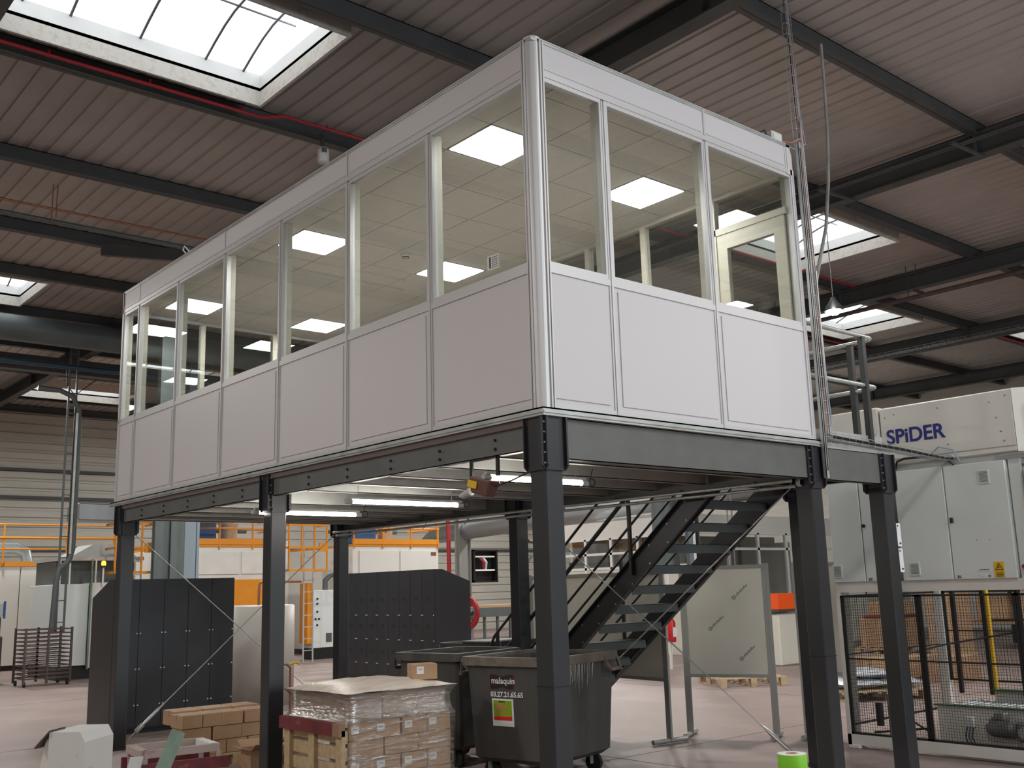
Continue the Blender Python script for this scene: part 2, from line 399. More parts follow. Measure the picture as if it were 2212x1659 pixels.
# ================================================================= MEZZANINE
mz = thing('steel_mezzanine', 'anthracite and galvanised steel platform on square posts carrying the white office', 'platform')
PT = [(0, 0), (0, 3.72), (0, 7.45), (2.96, 0), (2.96, 3.72), (2.96, 7.45), (4.14, 0), (4.14, .93)]
pw = .075
for i, (x, y) in enumerate(PT):
    cx = x+(.09 if x == 0 else (-.09 if x > 4 else 0)); cy = y+(.09 if y == 0 else (-.09 if y > 7 else 0))
    if i == 3: cy = .09
    MB().bev(cx-pw, cx+pw, cy-pw, cy+pw, 0, 2.44, .008).build('post', m_dark, mz)
    MB().bev(cx-.14, cx+.14, cy-.14, cy+.14, 0, .015, .004).build('base_plate', m_dark, mz)
    if i in (0, 3): MB().box(cx-pw-.002, cx+pw+.002, cy-pw-.002, cy+pw+.002, 1.045, 1.052).build('joint_line', m_black, mz)
    # folded bracket round the head of the post
    mb = MB(); zb, zt = 2.36, 2.70
    def wing(a, b, c, d): mb.prism([(a, zb+.03), (a+(b-a)*.12, zb), (b-(b-a)*.12, zb), (b, zb+.03), (b, zt), (a, zt)], c, d[0], d[1])
    wing(cx-.115, cx+.115, 'y', (cy-pw-.014, cy-pw-.002)); wing(cx-.115, cx+.115, 'y', (cy+pw+.002, cy+pw+.012))
    wing(cy-.115, cy+.115, 'x', (cx-pw-.014, cx-pw-.002)); wing(cy-.115, cy+.115, 'x', (cx+pw+.002, cx+pw+.014))
    br = mb.build('post_bracket', m_dark, mz)
    if i in (0, 1, 3, 6):
        b0 = None
        for kx in (-.095, .095):
            for kz in range(5):
                z = 2.40+.065*kz
                if b0 is None:
                    b0 = MB().tube([(cx+kx, cy-pw-.013, z), (cx+kx, cy-pw-.021, z)], .007, 6).build('bolt', m_zinc, br); p0 = Vector((cx+kx, cy, z))
                else: dup(b0, Vector((cx+kx, cy, z))-p0, br)
        b1 = None
        for ky in (-.095, .095):
            for kz in range(5):
                z = 2.40+.065*kz
                if b1 is None:
                    b1 = MB().tube([(cx-pw-.013, cy+ky, z), (cx-pw-.021, cy+ky, z)], .007, 6).build('bolt', m_zinc, br); p1 = Vector((cx, cy+ky, z))
                else: dup(b1, Vector((cx, cy+ky, z))-p1, br)
def chan_x(x0, x1, y, z0, z1, s=1):   # channel along X, web at y, lips toward +y*s
    mb = MB(); mb.box(x0, x1, y, y+.006*s, z0, z1); mb.box(x0, x1, y, y+.06*s, z0, z0+.006); mb.box(x0, x1, y, y+.06*s, z1-.006, z1)
    return mb
def chan_y(y0, y1, x, z0, z1, s=1):
    mb = MB(); mb.box(x, x+.006*s, y0, y1, z0, z1); mb.box(x, x+.06*s, y0, y1, z0, z0+.006); mb.box(x, x+.06*s, y0, y1, z1-.006, z1)
    return mb
chan_x(.16, 2.9, .015, 2.435, 2.70).build('edge_beam', m_beam, mz)
chan_x(3.02, 4.10, .015, 2.435, 2.70).build('edge_beam', m_beam, mz)
chan_y(.16, 3.66, .015, 2.50, 2.70).build('edge_beam', m_beam, mz)
chan_y(3.78, 7.32, .015, 2.50, 2.70).build('edge_beam', m_beam, mz)
chan_y(.1, 3.66, 2.96, 2.44, 2.70, -1).build('edge_beam', m_beam, mz)
chan_y(3.78, 7.4, 2.96, 2.44, 2.70, -1).build('edge_beam', m_beam, mz)
chan_y(.12, 1.0, 4.15, 2.50, 2.70, -1).build('edge_beam', m_beam, mz)
chan_x(.1, 2.9, 7.44, 2.60, 2.70, -1).build('edge_beam', m_beam, mz)
chan_x(3.0, 4.1, .98, 2.50, 2.70, -1).build('edge_beam', m_beam, mz)
MB().box(-.004, .014, .16, 3.66, 2.655, 2.70).build('edge_strip', m_woodred if False else mat('dark_brown_strip', (.12, .095, .09), .6), mz)  # plain dark brown strip along the top of the edge beam
MB().box(-.004, .014, 3.78, 7.32, 2.655, 2.70).build('edge_strip', bpy.data.materials['dark_brown_strip'], mz)
b0 = None
y = .5
while y < 7.2:
    if abs(y-3.72) > .15:
        chan_x(.03, 2.93, y, 2.49, 2.66).build('joist', m_joist, mz)
        for z in (2.545, 2.605):
            if b0 is None: b0 = MB().tube([(.014, y, z), (.004, y, z)], .011, 6).build('bolt', m_black, mz); q0 = Vector((0, y, z))
            else: dup(b0, Vector((0, y, z))-q0, mz)
    y += .62
# ribbed deck sheet
mb = MB(); yy = .05
while yy < 7.4:
    vs = []
    for (u, z) in ((yy, 2.665), (yy+.09, 2.665), (yy+.11, 2.69), (yy+.17, 2.69), (yy+.19, 2.665)): vs += [(.02, u, z), (2.95, u, z)]
    mb.add(vs, [(2*i, 2*i+1, 2*i+3, 2*i+2) for i in range(4)]); yy += .19
mb.build('deck_sheet', m_deckb, mz)
MB().box(0, 2.97, 0, 7.5, 2.70, 2.735).build('deck_board', m_wood, mz)
MB().box(3.0, 4.15, .02, 1.03, 2.70, 2.75).build('landing_plate', m_galv, mz)
# galvanised edge trim (several lengths, slightly overlapping)
for a, b in ((-.02, 1.05), (1.05, 2.2), (2.2, 3.05)):
    mb = MB(); mb.box(a, b, -.022, -.012, 2.70, 2.752); mb.box(a, b, -.022, .03, 2.742, 2.752); mb.bar((a, -.026, 2.722), (b, -.026, 2.722), .008, .012)
    mb.build('edge_trim', m_galv, mz)
for a, b in ((-.02, 1.9), (1.9, 4.6), (4.6, 7.62)):
    mb = MB(); mb.box(-.022, -.012, a, b, 2.70, 2.752); mb.box(-.022, .03, a, b, 2.742, 2.752); mb.bar((-.026, a, 2.722), (-.026, b, 2.722), .008, .012)
    mb.build('edge_trim', m_galv, mz)
# notices taped to the outer landing post
for z0, z1, lb in ((1.90, 2.10, 'upper of two white notice sheets on the outermost right post'), (1.68, 1.885, 'lower of two white notice sheets on the outermost right post')):
    t = thing('notice_sheet', lb, 'notice', (4.15, .02, z0))
    MB().box(4.115, 4.18, .009, .0115, z0, z1).build('paper', m_label, t); MB().box(4.14, 4.17, .008, .009, z0+.02, z0+.035).box(4.125, 4.145, .008, .009, z1-.03, z1-.015).build('print', m_purl, t, kind='stuff')
# landing guard rail
for z in (3.76, 3.31):
    pts = [(3.05, .05, z), (4.02, .05, z)]+[(4.02+.1*math.sin(a), .15-.1*math.cos(a), z) for a in (math.radians(30*i) for i in range(1, 4))]+[(4.12, 1.02, z)]
    MB().tube(pts, .019, 10).build('guard_rail', m_galv, mz)
for (x, y) in ((3.9, .05), (4.12, .30), (4.12, 1.02)):
    MB().bar((x, y, 2.6), (x, y, 3.75), .05, .05).build('guard_post', m_dark, mz)
MB().box(3.05, 4.1, .055, .065, 2.76, 2.86).build('kick_plate', m_galv, mz)
MB().box(4.10, 4.11, .1, 1.0, 2.76, 2.90).build('kick_plate', m_galv, mz)

# ================================================================= OFFICE CABIN
of = thing('office_cabin', 'white raised modular office with aluminium frames, glazed upper half and plain lower panels', 'office')
ZB, ZS, ZH, ZT = 2.752, 3.713, 5.033, 5.303
YS = [0, 1.2, 2.36, 3.53, 4.71, 5.88, 7.02, 7.52]; XS = [0, .68, 1.81, 2.97]
cr = .06
def face_panels(axis, ss, fixed, out):
    # axis 'y' = face running along y at x=fixed, outward sign 'out'
    th = .05
    def bx(a, b, d0, d1, z0, z1, mb):
        if axis == 'y': mb.box(fixed+out*d0, fixed+out*d1, a, b, z0, z1)
        else: mb.box(a, b, fixed+out*d0, fixed+out*d1, z0, z1)
        return mb
    for k in range(len(ss)-1):
        a, b = ss[k]+.02, ss[k+1]-.02
        if k == 0: a = ss[0]+cr
        p = MB(); bx(a, b, -th, -.012, ZB+.0, ZS-.05, p); bx(a+.04, b-.04, -.012, -.004, ZB+.07, ZS-.085, p)
        p.build('panel', m_panel, of)
        # glass pane with aluminium bead
        g = MB(); bx(a+.01, b-.01, -.034, -.030, ZS+.02, ZH-.02, g); g.build('pane', m_glass, of)
        f = MB(); w = .022
        bx(a, b, -.05, -.008, ZS-.02, ZS+w, f); bx(a, b, -.05, -.008, ZH-w, ZH+.01, f); bx(a, a+w, -.05, -.008, ZS+w, ZH-w, f); bx(b-w, b, -.05, -.008, ZS+w, ZH-w, f)
        f.build('window_frame', m_alu, of)
    for k in range(0, len(ss)):
        a = ss[k]
        if k == 0: continue
        mb = MB(); e = .022; bx(a-e, a+e, -.055, -.004, ZB, ZS, mb); bx(a-e, a+e, -.055, -.004, ZS, ZH, mb)
        bx(a-.006, a+.006, -.004, .003, ZB, ZH, mb)
        mb.build('mullion', m_alu, of)
        i = MB(); bx(a-.03, a+.03, -.11, -.055, ZS-.02, ZH, i); i.build('inner_mullion', m_cream, of)
    r = MB(); bx(ss[0]+cr, ss[-1], -.055, -.002, ZS-.055, ZS-.012, r); r.build('rail', m_alu, of)
    r = MB(); bx(ss[0]+cr, ss[-1], -.055, -.002, ZB-.002, ZB+.035, r); r.build('rail', m_alu, of)
    r = MB(); bx(ss[0]+cr, ss[-1], -.055, -.002, ZH+.01, ZH+.05, r); r.build('rail', m_alu, of)
    return bx
bx = face_panels('y', YS, 0, -1)
for a, b in ((cr, 2.36), (2.36, 4.71), (4.71, 7.02), (7.02, 7.52)):
    p = MB(); bx(a+.006, b-.006, -.05, -.006, ZH+.045, ZT, p); p.build('fascia_panel', m_panel, of)
    p = MB(); bx(a+.03, b-.03, -.006, -.001, ZH+.065, ZH+.075, p); p.build('fascia_bead', m_alu, of)
for a in (2.36, 4.71, 7.02):
    p = MB(); bx(a-.007, a+.007, -.02, .002, ZH+.05, ZT, p); p.build('mullion', m_alu, of)
bx = face_panels('x', XS, 0, -1)
for a, b in ((cr, 1.81), (1.81, 2.89)):
    p = MB(); bx(a+.006, b-.006, -.05, -.006, ZH+.045, ZT, p); p.build('fascia_panel', m_panel, of)
    p = MB(); bx(a+.03, b-.03, -.006, -.001, ZH+.065, ZH+.075, p); p.build('fascia_bead', m_alu, of)
p = MB(); bx(1.80, 1.82, -.02, .002, ZH+.05, ZT, p); p.build('mullion', m_alu, of)
# rounded fascia end at the right
MB().prism([(2.89, ZH+.045), (2.99, ZH+.045), (2.99, ZT-.09), (2.975, ZT-.04), (2.94, ZT-.01), (2.89, ZT)], 'y', .006, .05).build('fascia_end', m_panel, of)
# top caps
MB().box(-.004, .055, cr, 7.53, ZT, ZT+.008).build('top_cap', m_alu, of)
MB().box(cr, 2.9, -.004, .055, ZT, ZT+.008).build('top_cap', m_alu, of)
# rounded corner post (quarter round + ribs)
mb = MB(); arc = [(cr-cr*math.cos(a), cr-cr*math.sin(a)) for a in (math.pi/2*i/8 for i in range(9))]
mb.prism([(cr+.02, cr+.02), (0-.0, cr+.02)]+arc+[(cr+.02, 0)], 'z', ZB, ZT+.02)
mb.build('corner_post', m_alu, of)
for (x, y) in ((-.006, cr+.012), (cr+.012, -.006), (-.006, cr+.035), (cr+.035, -.006)):
    MB().box(x-.005, x+.007, y-.006, y+.006, ZB, ZT).build('corner_rib', m_alu, of)
MB().box(2.945, 2.99, .0, .06, ZB, ZH+.05).build('end_post', m_panel, of)
MB().box(0.0, .05, 7.50, 7.55, ZB, ZT).build('end_post', m_panel, of)
# back face (x = 2.96): lower panels, windows, door near y=.1-.85; end face y=7.5
BX = 2.93
for a, b in ((.86, 1.68), (1.68, 2.45), (2.45, 3.6), (3.6, 4.75), (4.75, 5.9), (5.9, 6.6), (6.6, 7.5)):
    MB().box(BX-.02, BX+.03, a+.03, b-.03, ZB, ZS).build('panel', m_panel, of)
    MB().box(BX, BX+.004, a+.03, b-.03, ZS, ZH).build('pane', m_glass, of)
    MB().box(BX-.03, BX+.04, b-.03, b+.03, ZB, ZH).build('inner_mullion', m_cream, of)
MB().box(BX-.03, BX+.04, 0, 7.5, ZH, ZH+.05).build('rail', m_cream, of)
MB().box(BX-.03, BX+.04, .86, 7.5, ZS-.03, ZS+.03).build('rail', m_cream, of)
MB().box(BX-.02, BX+.03, 0, 7.5, ZH+.05, ZT).build('fascia_panel', m_panel, of)
MB().box(BX-.03, BX+.04, .80, .86, ZB, ZH).build('inner_mullion', m_cream, of)
MB().box(BX-.03, BX+.04, .06, .86, 4.70, 4.76).build('rail', m_cream, of)
MB().box(BX, BX+.004, .06, .80, 4.76, ZH).build('pane', m_glass, of)
dr = MB().box(BX-.02, BX+.03, .08, .19, ZB, 4.70).box(BX-.02, BX+.03, .69, .80, ZB, 4.70).box(BX-.02, BX+.03, .19, .69, 4.56, 4.70).box(BX-.02, BX+.03, .19, .69, ZB, 3.55).build('door', m_cream, of, label='cream framed half glazed door')
MB().box(BX, BX+.004, .19, .69, 3.55, 4.56).build('pane', m_glass, dr)
MB().box(BX-.06, BX-.02, .73, .76, 3.75, 3.79).build('handle', m_alu, dr)
for a, b in ((.06, 1.0), (1.0, 2.0), (2.0, 2.9)):
    MB().box(a+.02, b-.02, 7.49, 7.53, ZB, ZS).build('panel', m_panel, of)
    MB().box(a+.02, b-.02, 7.505, 7.51, ZS, ZH).build('pane', m_glass, of)
    MB().box(b-.03, b+.03, 7.47, 7.54, ZB, ZH).build('inner_mullion', m_cream, of)
MB().box(0, 2.96, 7.49, 7.53, ZH, ZT).build('fascia_panel', m_panel, of)
MB().box(0, 2.96, 7.47, 7.54, ZS-.03, ZS+.03).build('rail', m_cream, of)
MB().box(.05, 2.9, .05, 7.48, ZB-.015, ZB+.01).build('office_floor', mat('office_vinyl', (.45, .42, .38), .5), of)
MB().box(0, 2.97, 0, 7.52, ZT-.02, ZT).build('roof_sheet', m_galv, of)
# suspended ceiling of square tiles
ZC = 5.07; tl = .56
mt = None
xs = [.05, .325, .885, 1.445, 2.005, 2.565]; ys = [.05, .26]+[.26+.57*i for i in range(1, 13)]; tly = .57
lights = [(1, 2), (1, 7), (1, 12), (4, 7), (4, 2), (4, 12)]
for i, x in enumerate(xs):
    for jx, y in enumerate(ys):
        if (i, jx) in lights: continue
        x1 = xs[i+1] if i < 5 else 2.9; y1 = ys[jx+1] if jx < 13 else 7.48
        if x1-x > tl-.01 and y1-y > tly-.01 and mt is not None:
            dup(mt, Vector((x-m0[0], y-m0[1], 0)), of)
        else:
            o = MB().box(x+.004, x1-.004, y+.004, y1-.004, ZC, ZC+.012).build('ceiling_tile', m_tile, of)
            if mt is None and x1-x > tl-.01 and y1-y > tly-.01: mt = o; m0 = (x, y)
MB().box(.03, 2.92, .03, 7.49, ZC+.015, ZC+.03).build('ceiling_void_board', mat('tile_joint', (.25, .22, .2), .9), of)
LL = {(1, 2): 'square LED panel glowing in office ceiling nearest the rounded glazed corner, left row', (1, 7): 'square LED panel in the middle of the left row in office ceiling',
      (1, 12): 'square LED panel at the far left end of the left row in office ceiling', (4, 7): 'square LED panel in the middle of the rear row in office ceiling',
      (4, 2): 'square LED panel in office ceiling behind the wide window of the right face', (4, 12): 'square LED panel at the far end of the rear row in office ceiling'}
for (i, jx) in lights:
    x, y = xs[i], ys[jx]
    t = thing('ceiling_light', LL[(i, jx)], 'light', (x+tl/2, y+tl/2, ZC-.004), group='LED panels in the office ceiling')
    MB().box(x+.004, x+tl-.004, y+.004, y+tl-.004, ZC-.004, ZC+.012).build('housing', m_lgrey, t)
    MB().box(x+.018, x+tl-.018, y+.018, y+tl-.018, ZC-.008, ZC-.0045).build('diffuser', m_led, t)
t = thing('smoke_detector', 'round white smoke detector on the office ceiling tiles', 'detector', (1.55, 3.75, ZC))
MB().lathe([(0, -.035), (.03, -.035), (.05, -.02), (.055, 0), (0, 0)], (1.55, 3.75, ZC), 16).build('cover', m_label, t)
MB().lathe([(.034, -.037), (.04, -.031), (.04, -.027), (.034, -.027)], (1.55, 3.75, ZC), 12).build('vent_ring', m_black, t)
# sticker on pane
t = thing('sticker', 'white printed paper sticker on the window beside the rounded corner', 'sticker', (.026, .49, 3.80))
MB().box(.0235, .0255, .43, .55, 3.79, 3.89).build('paper', m_label, t)
mb = MB()
for k in range(6): mb.box(.0228, .0235, .44, .50, 3.80+.014*k, 3.804+.014*k)
mb.box(.0228, .0235, .512, .528, 3.80, 3.88); mb.build('print', m_black, t, kind='stuff')
# cable loop and junction box on the roof
tag(MB().tube([(.1, 5.8, 5.3), (.03, 5.85, 5.4), (.05, 5.86, 5.45), (.1, 5.82, 5.38), (.2, 5.8, 5.3)], .008, 6).build('cable_loop', m_label), 'white cable loop sticking up over the office fascia at left', 'cable')
t = thing('junction_box', 'beige junction box on the right end of the office roof', 'box', (2.85, .1, 5.31))
MB().bev(2.78, 2.93, .04, .16, 5.311, 5.42, .008).build('body', m_white, t); MB().box(2.80, 2.90, .034, .04, 5.33, 5.39).build('label_plate', m_label, t)
MB().tube([(2.78, .08, 5.35), (2.70, .06, 5.40), (2.64, .07, 5.36), (2.60, .1, 5.32)], .006, 6).build('cable', m_cable, t)

# ================================================================= STAIRCASE
m_step = mat('step_green_grey', (.085, .095, .09), .5, var=.1)
st = thing('steel_staircase', 'dark open-tread steel staircase coming down from the landing behind the posts', 'staircase', (3.6, 4.4, 0))
n = 14; rise = .187; go = .2376
def zy(y): return 2.75-(y-1.03)*rise/go
for x, s in ((3.10, 1), (4.05, -1)):
    ya, yb = 1.03, 4.50
    poly = [(ya, zy(ya)+.05), (ya, zy(ya)-.26), (4.31, 0.0), (yb, 0.0), (yb, max(.02, zy(yb)+.05))]
    mb = MB().prism(poly, 'x', x, x+.008*s)
    # flanges
    for dz in (.05, -.22):
        mb.bar((x-.02*s, ya, zy(ya)+dz), (x-.02*s, 4.35, zy(4.35)+dz), .055, .008, (0, .62, .78))
    mb.build('stringer', m_dark, st)
for k in range(1, n+1):
    y = 1.03+go*(k-1)+.02; z = 2.75-rise*k
    mb = MB(); mb.box(3.11, 4.04, y, y+.25, z-.004, z); mb.box(3.11, 4.04, y, y+.004, z-.085, z); mb.box(3.11, 4.04, y+.246, y+.25, z-.04, z)
    mb.box(3.11, 3.116, y, y+.25, z-.055, z); mb.box(4.034, 4.04, y, y+.25, z-.055, z)
    mb.build('step', m_step, st)
b0 = None
for k in range(1, n):
    for dz in (.0, -.17):
        y = 1.03+go*k; z = zy(y)+dz
        if b0 is None: b0 = MB().tube([(3.102, y, z), (3.092, y, z)], .009, 6).build('bolt', m_zinc, st); q0 = Vector((0, y, z))
        else: dup(b0, Vector((0, y, z))-q0, st)
for x in (3.07, 4.08):
    for dz, r in ((.95, .015), (.66, .022), (.36, .013)):
        MB().tube([(x, 1.05, zy(1.05)+dz), (x, 4.3, zy(4.3)+dz)]+([(x, 4.4, zy(4.3)+dz-.15)] if dz > .9 else []), r, 8).build('hand_rail' if dz > .9 else 'guard_bar', m_dark, st)
    for y in (1.12, 2.2, 3.3, 4.25):
        MB().bar((x, y, zy(y)-.1), (x, y, zy(y)+.95), .03, .03).build('baluster', m_dark, st)

# ================================================================= BRACE CABLES
def cable(label, p, q, anchor=True, r=.006, up_=0.0):
    t = thing('brace_cable', label, 'cable', p)
    MB().tube([p, q], r, 6).build('wire', m_zinc, t)
    if anchor:
        a = Vector(q); d = (Vector(p)-a).normalized(); a = a+d*up_
        MB().tube([a, a+d*.10, a+d*.13, a+d*.30, a+d*.33, a+d*.42], [.006, .016, .02, .02, .016, .006], 8).build('turnbuckle', m_zinc, t)
        MB().bar(a-d*.02, a+d*.09, .05, .012, (0, 1, 0)).build('anchor_plate', m_zinc, t)
    return t
cable('thin brace cable from far left post head down to the right', (.1, 7.35, 2.45), (2.9, 7.38, .12))
cable('thin brace cable with turnbuckle rising from far left post foot', (2.9, 7.34, 2.45), (.19, 7.34, .08), up_=.15)
cable('long thin brace cable crossing in front of staircase down to the right', (2.96, 3.6, 2.45), (2.98, .22, .12), up_=.22)
cable('thin brace cable rising along the right side of the staircase', (3.0, .2, 2.45), (3.0, 3.55, .12), False)

# ================================================================= TUBE LIGHTS, RODS, FLOODLIGHT
for (x0, x1, y, lb) in ((-.06, 1.03, 3.82, 'long tube light under the platform behind the middle left post'), (.13, 1.29, 2.55, 'long tube light under the platform between middle post and red pipe'),
                        (.02, .95, .62, 'long tube light under the platform crossing behind the near corner post')):
    t = thing('tube_light', lb, 'light', ((x0+x1)/2, y, 2.38), group='tube lights under the platform')
    MB().tube([(x0+.03, y, 2.37), (x1-.03, y, 2.37)], .017, 10).build('tube', m_tube, t)
    for a, b in ((x0-.02, x0+.04), (x1-.04, x1+.02)): MB().tube([(a, y, 2.37), (b, y, 2.37)], .021, 10).build('end_cap', m_lgrey, t)
    MB().bar((x0, y, 2.40), (x1, y, 2.40), .03, .02).build('fixture', m_lgrey, t)
    for a in (x0+.1, x1-.1): MB().tube([(a, y, 2.40), (a, y, 2.50)], .003, 5).build('hanger', m_zinc, t)
    MB().tube([(x1+.02, y, 2.37)]+[(x1+.07+.03*math.cos(a), y, 2.38+.03*math.sin(a)) for a in (math.radians(180+40*i) for i in range(10))]+[(x1+.08, y, 2.48)], .004, 6).build('cable', m_cable, t)
t = thing('conduit_run', 'pair of shiny grey conduits running along under the platform to the corner post', 'pipe', (2.82, 3.7, 2.42))
for dx, z in ((0, 2.425), (.05, 2.385)):
    MB().tube([(2.80+dx, .14, z), (2.80+dx, 3.6, z), (2.80+dx, 7.3, z)], .014, 8).build('conduit', m_galv, t)
for k in range(9):
    y = .5+.8*k
    MB().tube([(2.79, y, 2.45), (2.87, y, 2.44), (2.885, y, 2.39), (2.83, y, 2.355)], .005, 5).build('clip', m_cable, t)
MB().lathe([(.0, 0), (.03, 0), (.035, .02), (.035, .035), (0, .035)], (0, 0, 0), 14)
o = MB().tube([(2.86, .12, 2.41), (2.86, .09, 2.41)], .035, 14).build('conduit_socket', m_lgrey, t); MB().tube([(2.86, .09, 2.41), (2.86, .084, 2.41)], .02, 12).build('socket_hole', m_black, t)
fl = thing('floodlight', 'maroon halogen floodlight hanging on a black bracket left of the corner post', 'light', (-.0, .62, 2.38))
MB().bar((.03, .50, 2.50), (.03, .50, 2.37), .012, .03, (0,1,0)).bar((.03, .78, 2.50), (.03, .78, 2.34), .012, .03, (0,1,0)).bar((.03, .5, 2.495), (.03, .78, 2.495), .03, .012).build('bracket', m_black, fl)
def rotbox(c, hx, hy, hz, rx, rz=0, taper=1.0):
    m = Matrix.Translation(Vector(c))@Matrix.Rotation(rz, 4, 'Z')@Matrix.Rotation(rx, 4, 'X')
    mb = MB().bev(-hx, hx, -hy, hy, -hz, hz, .012)
    mb.v = [(v[0]*(taper if v[2] < 0 else 1), v[1]*(taper if v[2] < 0 else 1), v[2]) for v in mb.v]
    return xf(mb, m)
rotbox((.02, .64, 2.31), .05, .115, .055, .25, 0, .8).build('lamp_body', mat('floodlight_maroon', (.14, .06, .055), .4), fl)
rotbox((-.032, .70, 2.33), .004, .05, .025, .25).build('warning_label', m_yellow, fl)
MB().tube([(.02, .78, 2.29), (.02, .86, 2.27), (.02, .9, 2.27)], [.03, .026, .012], 8).build('lamp_end', m_lgrey, fl)
MB().tube([(.02, .52, 2.30), (.06, .40, 2.33), (.08, .25, 2.37), (.09, .17, 2.42)], .006, 6).build('cable', m_cable, fl)

# ================================================================= RIGHT END: STRUT, CABLE TRAYS, CONDUIT
t = thing('strut_channel', 'tall galvanised slotted strut channel fixed to the right end of the office', 'channel', (3.03, -.04, 2.45))
MB().box(3.005, 3.05, -.06, -.055, 2.44, 5.33).box(3.005, 3.01, -.06, -.03, 2.44, 5.33).box(3.045, 3.05, -.06, -.03, 2.44, 5.33).build('rail', m_galv, t)
MB().box(3.02, 3.034, -.062, -.0605, 2.5, 5.28).build('slot_strip', m_black, t)
def tray(name, label, p, q, w, side, depth, pitch=.1):
    p = Vector(p); q = Vector(q); d = (q-p); L = d.length; d.normalize(); sd = Vector(side).normalized(); dp = Vector(depth)
    t = thing(name, label, 'cable tray', p)
    for a in (0, .33, .67, 1): MB().tube([p+sd*w*a, q+sd*w*a], .0028, 5).build('long_wire', m_zinc, t)
    for a in (0, 1): MB().tube([p+sd*w*a+dp, q+sd*w*a+dp], .0028, 5).build('long_wire', m_zinc, t)
    o0 = None; k = 0
    while k*pitch < L:
        c = p+d*k*pitch
        if o0 is None: o0 = MB().tube([c+dp, c, c+sd*w, c+sd*w+dp], .0028, 5).build('cross_wire', m_zinc, t)
        else: dup(o0, d*k*pitch, t)
        k += 1
    return t
tr = tray('cable_tray', 'vertical wire cable tray climbing beside the office to the roof', (3.07, -.05, 2.78), (3.02, -.02, 7.6), .08, (1, 0, 0), (0, .04, 0))
for dx, m, r in ((.03, m_cabler, .006), (.045, m_cabler, .005), (.06, m_cableb, .006), (.02, m_cable, .009)):
    MB().tube([(3.07+dx, -.03, 2.8), (3.08+dx, -.035, 4.0), (3.06+dx, -.03, 5.4), (3.04+dx, -.01, 6.5), (3.02+dx, 0, 7.6)], r, 6).build('cable', m, tr)
MB().tube([(3.09, -.04, 5.55), (3.06, -.06, 5.38), (2.98, -.02, 5.33), (2.9, .06, 5.35)], .006, 6).build('cable', m_cabler, tr)
MB().tube([(3.11, -.04, 5.60), (3.10, -.07, 5.33), (3.0, -.03, 5.27), (2.92, .06, 5.34)], .005, 6).build('cable', m_cableb, tr)
MB().box(3.12, 3.135, -.05, .0, 2.8, 4.2).build('tray_cover', m_galv, tr)
tr = tray('cable_tray', 'horizontal wire cable tray from the landing edge across to the white machine', (3.10, -.05, 2.77), (5.12, -.05, 2.70), .09, (0, 1, 0), (0, 0, .05))
for dy, m in ((.02, m_cable), (.045, m_cable), (.07, m_cableb)):
    MB().tube([(3.1, -.05+dy, 2.80), (3.6, -.04+dy, 2.785), (4.3, -.05+dy, 2.76), (5.05, -.05+dy, 2.72), (5.2, -.08+dy, 2.73)], .008, 6).build('cable', m, tr)
MB().tube([(3.12, -.03, 2.8), (3.14, -.06, 2.9), (3.13, -.05, 3.3), (3.12, -.04, 3.7)], .005, 5).build('cable', m_cableb, tr)
t = tag(MB().tube([(5.12, .9, 7.4), (5.11, .9, 6.9), (5.05, .88, 6.3), (4.85, .8, 5.7), (4.4, .6, 5.05), (3.8, .35, 4.45), (3.35, .12, 4.12), (3.16, .0, 3.95)], .017, 8).build('flexible_conduit', m_galv),
        'long pale flexible conduit hanging from the roof to the office end', 'pipe')

# ================================================================= ROOF SERVICES
t = thing('sprinkler_pipe', 'bright red pipe running under the large skylight along the purlin', 'pipe', (-2, 6.15, 7.4))
MB().tube([(-6, 6.16, 7.40), (1.1, 6.16, 7.40), (1.3, 5.97, 7.40), (4.0, 5.97, 7.40), (14.0, 5.97, 7.4)], .022, 8).build('pipe', m_red, t)
for x in (-1.4, -.3, .85, 1.9): MB().tube([(x, 6.16 if x < 1.2 else 5.97, 7.38), (x, 6.16 if x < 1.2 else 5.97, 7.46)], .012, 6).build('clip', m_red, t)
tag(MB().tube([(15.2, 9.0, 7.4), (19.6, 9.0, 7.4)], .022, 8).build('sprinkler_pipe', m_red), 'dark red pipe under the second right skylight near the machine', 'pipe')
tag(MB().tube([(20.0, 6.3, 7.4), (25.0, 6.3, 7.4)], .022, 8).build('sprinkler_pipe', m_red), 'bright red pipe under the skylight at the right picture edge', 'pipe')
t = thing('gas_pipe', 'brown pipe pair hung on a hanger below the roof at left', 'pipe', (-.3, 10.3, 7.1))
MB().tube([(-6, 10.3, 7.22), (6, 10.3, 7.22)], .018, 8).build('pipe', m_copper, t)
MB().tube([(-6, 10.38, 7.06), (6, 10.38, 7.06)], .035, 8).build('pipe', m_ductdark, t)
MB().bar((-.12, 10.3, 7.02), (-.12, 10.3, 7.6), .012, .012).bar((-.06, 10.3, 7.1), (-.06, 10.3, 7.6), .012, .012).build('hanger', m_copper, t)
tag(MB().tube([(-8, 16.4, 6.9), (8, 16.4, 6.9)], .26, 20).build('ventilation_duct', m_ductdark), 'large dark grey round duct crossing below the roof behind the far left office corner', 'duct')
tag(MB().tube([(-8, 17.6, 6.5), (12, 17.6, 6.5)], .055, 10).build('water_pipe', m_bluep), 'dark blue pipe below the large round duct at left', 'pipe')
MBp = MB().bar((-8, 19.3, 6.85), (12, 19.3, 6.85), .3, .34); tag(MBp.build('service_beam', m_purl), 'dark steel beam behind the large round duct at left', 'beam')
t = thing('wifi_sensor', 'small beige round sensor unit clamped on the purlin left of the office', 'sensor', (1.98, 6.3, 7.2))
MB().lathe([(0, 0), (.07, 0), (.075, .02), (.075, .16), (.05, .2), (0, .2)], (1.98, 6.2, 7.05), 14).build('body', m_white, t)
